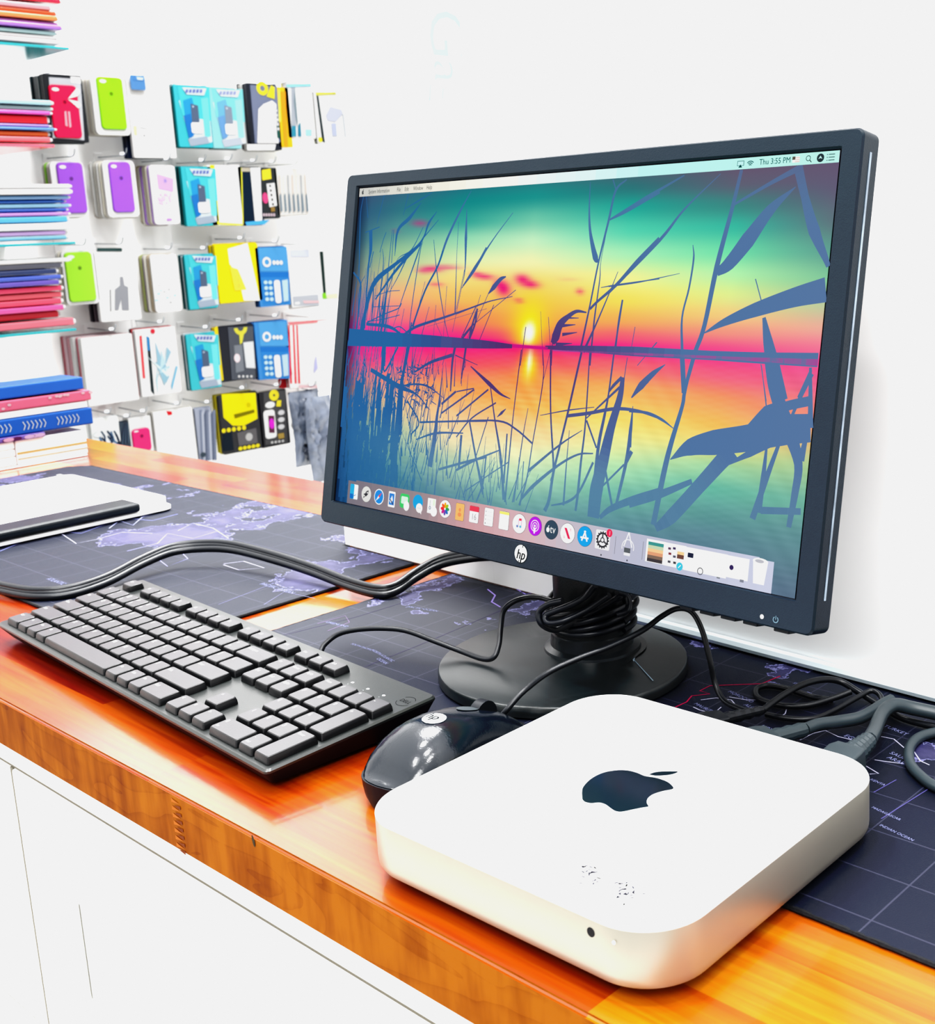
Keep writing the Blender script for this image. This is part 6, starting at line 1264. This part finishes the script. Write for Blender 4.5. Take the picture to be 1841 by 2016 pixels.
# ---- packets stacked on glass shelves at the left
XS = -2.95
def shelf(py_r, px_r, tint):
    p = onx(px_r, py_r, XS); t = empty('glass_shelf', (XW, p[1] - .3, p[2])); 
    link('glass_plate', rbox(0, XS - XW + .02, -.5, .3 + .004, -.006, 0, .001, 1), tint, t)
    for y in (.22, -.15): link('shelf_bracket', rbox(0, .12, y - .006, y + .006, -.028, -.0065, .001, 1), M_white, t)
    return t
def packet_stack(rank, px_right, rows, shelf_y, shelf_px, tint, z0=None):
    """rows: (y_top, y_bottom, colour, px_right, word) from top to bottom, as seen at the right-hand end"""
    if shelf_y:
        t = shelf(shelf_y, shelf_px, tint); tag(t, 'glass shelf carrying the %s stack of flat packets' % rank, 'shelf')
        top_z = onx(shelf_px, shelf_y, XS)[2]
    for i, (ya, yb, col, pxr, w) in enumerate(rows):
        p0 = onx(pxr, yb, XS); p1 = onx(pxr, ya, XS); yr = p0[1]
        z0_, z1_ = p0[2] + .0003, p1[2] - .0003
        t = empty('flat_packet', (XS, yr, z0_)); 
        tag(t, '%s flat packet, %s from the top in the %s glass-shelf stack at left' % (w, ['first', 'second', 'third', 'fourth', 'fifth', 'sixth', 'seventh', 'eighth', 'ninth', 'tenth', 'eleventh'][i], rank), 'packet')
        h = z1_ - z0_; dxp = rng.normal(0, .006)
        link('packet_sleeve', rbox(-.20 + dxp, dxp, -.44, 0, 0, h, min(.0028, h * .35), 2), cmat(col, .25, .5, .12), t)
        link('sealed_end', rbox(-.19 + dxp, dxp - .004, -.006, .007, h * .15, h * .85, min(.003, h * .3), 2), cmat((240, 240, 244), .3), t)
RED, PK, OR_, PU, CY_ = (240, 20, 40), (250, 110, 140), (250, 90, 20), (150, 80, 210), (120, 210, 225)
packet_stack('topmost', 118, [(-14, -3, (235, 60, 80), 120, 'dull red'), (-2, 8, (240, 10, 40), 120, 'bright red'), (10, 21, (250, 150, 160), 100, 'pale pink'), (22, 31, (250, 70, 20), 112, 'orange-red'), (32, 43, (255, 130, 50), 112, 'orange'), (44, 50, (250, 140, 230), 116, 'pink'), (51, 61, (165, 100, 215), 119, 'violet'), (62, 70, (200, 235, 238), 112, 'pale aqua'), (71, 79, (246, 246, 246), 112, 'white'), (80, 89, (250, 225, 228), 116, 'blush white')], 95, 126, M_glass)
packet_stack('second', 105, [(198, 208, (170, 228, 238), 102, 'light aqua'), (209, 218, (205, 240, 245), 106, 'whitish aqua'), (219, 227, (240, 60, 190), 100, 'magenta'), (228, 244, (250, 5, 25), 98, 'deep red'), (245, 251, (170, 130, 230), 100, 'lilac'), (252, 258, (60, 140, 215), 107, 'blue'), (259, 269, (255, 95, 20), 98, 'orange'), (270, 281, (250, 100, 115), 100, 'salmon')], 286, 96, mat('glass_red_reflection', (215, 70, 85), rough=.15, noise=.08))  # shelf tinted with the red packets' reflection, painted into the glass colour
packet_stack('third', 140, [(362, 371, (246, 246, 246), 140, 'white'), (372, 383, (240, 244, 248), 136, 'off-white'), (384, 392, (130, 185, 235), 136, 'light blue'), (393, 399, (20, 95, 210), 130, 'strong blue'), (400, 408, (150, 210, 245), 140, 'sky blue'), (409, 416, (25, 80, 200), 134, 'royal blue'), (417, 424, (190, 130, 225), 136, 'lilac'), (425, 437, (70, 185, 240), 134, 'cyan'), (438, 452, (236, 240, 250), 138, 'bluish white'), (453, 462, (205, 170, 230), 130, 'pale lilac'), (463, 471, (120, 195, 225), 132, 'pale teal')], 476, 138, M_glass)
packet_stack('fourth', 130, [(506, 515, (250, 244, 246), 138, 'white'), (516, 527, (70, 72, 90), 122, 'charcoal'), (528, 539, (20, 35, 90), 112, 'navy'), (540, 549, (50, 80, 200), 120, 'blue'), (550, 560, (90, 60, 185), 116, 'indigo'), (561, 572, (240, 50, 100), 124, 'crimson'), (573, 585, (245, 90, 110), 126, 'coral red'), (586, 598, (250, 60, 100), 124, 'rose'), (599, 610, (245, 70, 160), 126, 'magenta pink'), (611, 624, (245, 20, 50), 122, 'scarlet'), (625, 640, (245, 110, 130), 148, 'soft red')], 646, 140, M_glass)
# ---- boxes and patterned packets standing on the far part of the counter
def cbox(name, label, pxr, ya, yb, xf, depth, length, col, cat, deco=None, rad=.002):
    p0 = onx(pxr, yb, xf); p1 = onx(pxr, ya, xf)
    t = empty(name, (xf, p0[1], p0[2])); tag(t, label, cat); h = p1[2] - p0[2]
    link('carton' if cat == 'box' else 'packet_sleeve', rbox(-depth, 0, -length, 0, 0, h, min(rad, h * .3), 2), cmat(col, .35), t)
    if deco:
        ik = Ink((.0006, 0, 0), (0, 1, 0), (0, 0, 1), (1, 0, 0)); deco(ik, length, h); ik.build('front_print', INK, t)
    return p0
XB = -1.80
z_t = lambda px, py: onx(px, py, XB)[2]
base_boxes = [(920, 884, 162, 'lowest'), (884, 866, 104, 'third'), (866, 852, 102, 'second'), (852, 842, 100, 'top')]
def rest_box(label, x, y_r, z0, z1, depth, length, col=WH, deco=None, name='white_carton', cat='box'):
    depth = .07
    t = empty(name, (x, y_r, z0)); tag(t, label, cat)
    link('carton' if cat == 'box' else 'packet_sleeve', rbox(-depth, 0, -length, 0, 0, z1 - z0, min(.002, (z1 - z0) * .3), 2), (M_white if min(col) > 235 else cmat(col, .35)), t)
    if deco:
        ik = Ink((.0006, 0, 0), (0, 1, 0), (0, 0, 1), (1, 0, 0)); deco(ik, length, z1 - z0); ik.build('front_print', INK, t)
YT = (250, 215, 140)
yr = onx(172, 890, XB)[1]
z = [0.0005, z_t(170, 893), z_t(170, 876), z_t(168, 862), z_t(168, 846)]
rest_box('lowest white carton on the far counter left of the yellow wood', XB, yr, .0005, z[1] - .0005, .16, .30, deco=lambda ik, L, h: ik.rect(-L * .98, h * .45, -L * .72, h * .6, YT))
yr2 = onx(170, 860, XB)[1]
rest_box('cream carton with yellow tape stripe, right end of the carton pile', XB, yr2, z[1], z[4], .16, .105, (248, 246, 240), lambda ik, L, h: (ik.rect(-L, h * .42, 0, h * .52, YT), ik.rect(-L, h * .2, 0, h * .28, (252, 240, 215))))
yr3 = onx(101, 860, XB)[1] if onx(101, 860, XB)[1] < yr2 - .106 else yr2 - .107
for k, (a, b, w) in enumerate(((z[1], z[2], 'bottom'), (z[2], z[3], 'middle'), (z[3], z[4], 'top'))):
    rest_box('thin white carton, %s one of three left of the cream carton' % w, XB, yr3, a + .0004, b - .0004, .16, .2, (246, 246, 246))
zz = [z[4], z_t(100, 838), z_t(150, 826), z_t(160, 808), z_t(160, 795), z_t(160, 768), z_t(160, 746)]
ymg = onx(85, 845, XB)[1]
rest_box('purple picture magazine lying on the thin white cartons', XB + .006, ymg, zz[0], zz[0] + .0075, .15, .2, (130, 100, 205), lambda ik, L, h: [ik.ell(-L * rng.random(), h * .5, .008, .003, [(230, 200, 240), (90, 30, 90), (250, 190, 220)][i % 3], i * .00005, n=8) for i in range(10)], 'magazine', 'magazine')
def chev(ik, L, h):
    for g in range(4):
        for i in range(6): x = -.205 + g * .05 + i * .006; ik.line([(x, h * .75), (x + .003, h * .5), (x, h * .25)], .0014, (225, 238, 250))
rest_box('blue packet with white chevrons lying on the carton pile', XB + .004, onx(180, 815, XB)[1], zz[0] + .0080, z_t(170, 803), .15, .30, (15, 95, 215), chev, 'flat_packet', 'packet')
rest_box('white packet lying between the chevron packet and the pink one', XB, onx(172, 796, XB)[1], z_t(170, 802), z_t(170, 789), .15, .30, (246, 244, 248), None, 'flat_packet', 'packet')
rest_box('pink glittery packet lying under the topmost blue packet', XB + .003, onx(178, 778, XB)[1], z_t(170, 788), z_t(170, 768), .15, .30, (245, 110, 150), lambda ik, L, h: [ik.ell(-L * rng.random(), h * rng.random() * .8 + h * .1, .003, .002, (250, 205, 215), i * .00002, n=6) for i in range(26)], 'flat_packet', 'packet')
rest_box('plain blue packet lying on top of the pile above the cartons', XB, onx(164, 752, XB)[1], z_t(164, 766), z_t(164, 742), .15, .30, (20, 100, 220), None, 'flat_packet', 'packet')
# faint blue vertical lettering on the far wall
ik = Ink((XW + .0008, 0, 0), (0, 1, 0), (0, 0, 1), (1, 0, 0))
FB = (222, 236, 244)
p = onx(842, 8, XW + .001); ik.text('G', p[1], p[2], .25, FB, rot=-PI / 2, sx=1.0); p = onx(853, 114, XW + .001); ik.text('a', p[1], p[2], .20, FB, rot=-PI / 2)
for q in (((845, 165), (851, 165), (849, 200), (843, 200)), ((870, 172), (876, 172), (874, 196), (869, 196)), ((836, 250), (841, 250), (838, 285), (834, 285))): ik.poly([tuple(onx(*z_, XW + .001)[1:3]) for z_ in q], FB)
#LETTERS
o = ik.build('trim_3', mat_sign if 'mat_sign' in globals() else INK); tag(o, kind='structure')
# ------------------------------------------------------------------ light
def lamp(name, loc, energy, size, shape='DISK', rot=None, col=(1, 1, 1)):
    l = bpy.data.lights.new(name, 'AREA'); l.energy = energy; l.shape = shape; l.size = size; l.color = col
    if shape == 'RECTANGLE': l.size_y = size * .5
    o = bpy.data.objects.new(name, l); COL.objects.link(o); o.location = loc
    if rot: o.rotation_euler = rot
    return o
for i, (x, y) in enumerate([(-.9, 1.35), (-.15, 1.1), (-1.3, .55), (-.5, .35), (.15, .3), (-.9, -.35)]):
    lamp('ceiling_light', (x, y, 2.1), 14, .16)
lamp('added_fill_light', (.5, -.9, 1.9), 45, 1.0, rot=(math.radians(42), 0, math.radians(20)))  # fill lamp added on the viewer's side to whiten the back wall
lamp('shop_light', (-1.9, 1.6, 2.3), 130, 1.2)
w = bpy.data.worlds.new('w'); S.world = w; w.use_nodes = True; nt = w.node_tree; bg = nt.nodes['Background']
tc = nt.nodes.new('ShaderNodeTexCoord'); dt_ = nt.nodes.new('ShaderNodeVectorMath'); dt_.operation = 'DOT_PRODUCT'
nm = nt.nodes.new('ShaderNodeVectorMath'); nm.operation = 'NORMALIZE'; nt.links.new(tc.outputs['Generated'], nm.inputs[0])
nt.links.new(nm.outputs[0], dt_.inputs[0]); dt_.inputs[1].default_value = Vector((-.45, .45, .77)).normalized()
mr = nt.nodes.new('ShaderNodeMapRange'); mr.inputs[1].default_value = -.5; mr.inputs[2].default_value = .8; mr.inputs[3].default_value = WLO; mr.inputs[4].default_value = WHI; mr.interpolation_type = 'SMOOTHSTEP'
nt.links.new(dt_.outputs['Value'], mr.inputs[0]); nt.links.new(mr.outputs[0], bg.inputs['Strength']); bg.inputs[0].default_value = (1, .99, .97, 1)
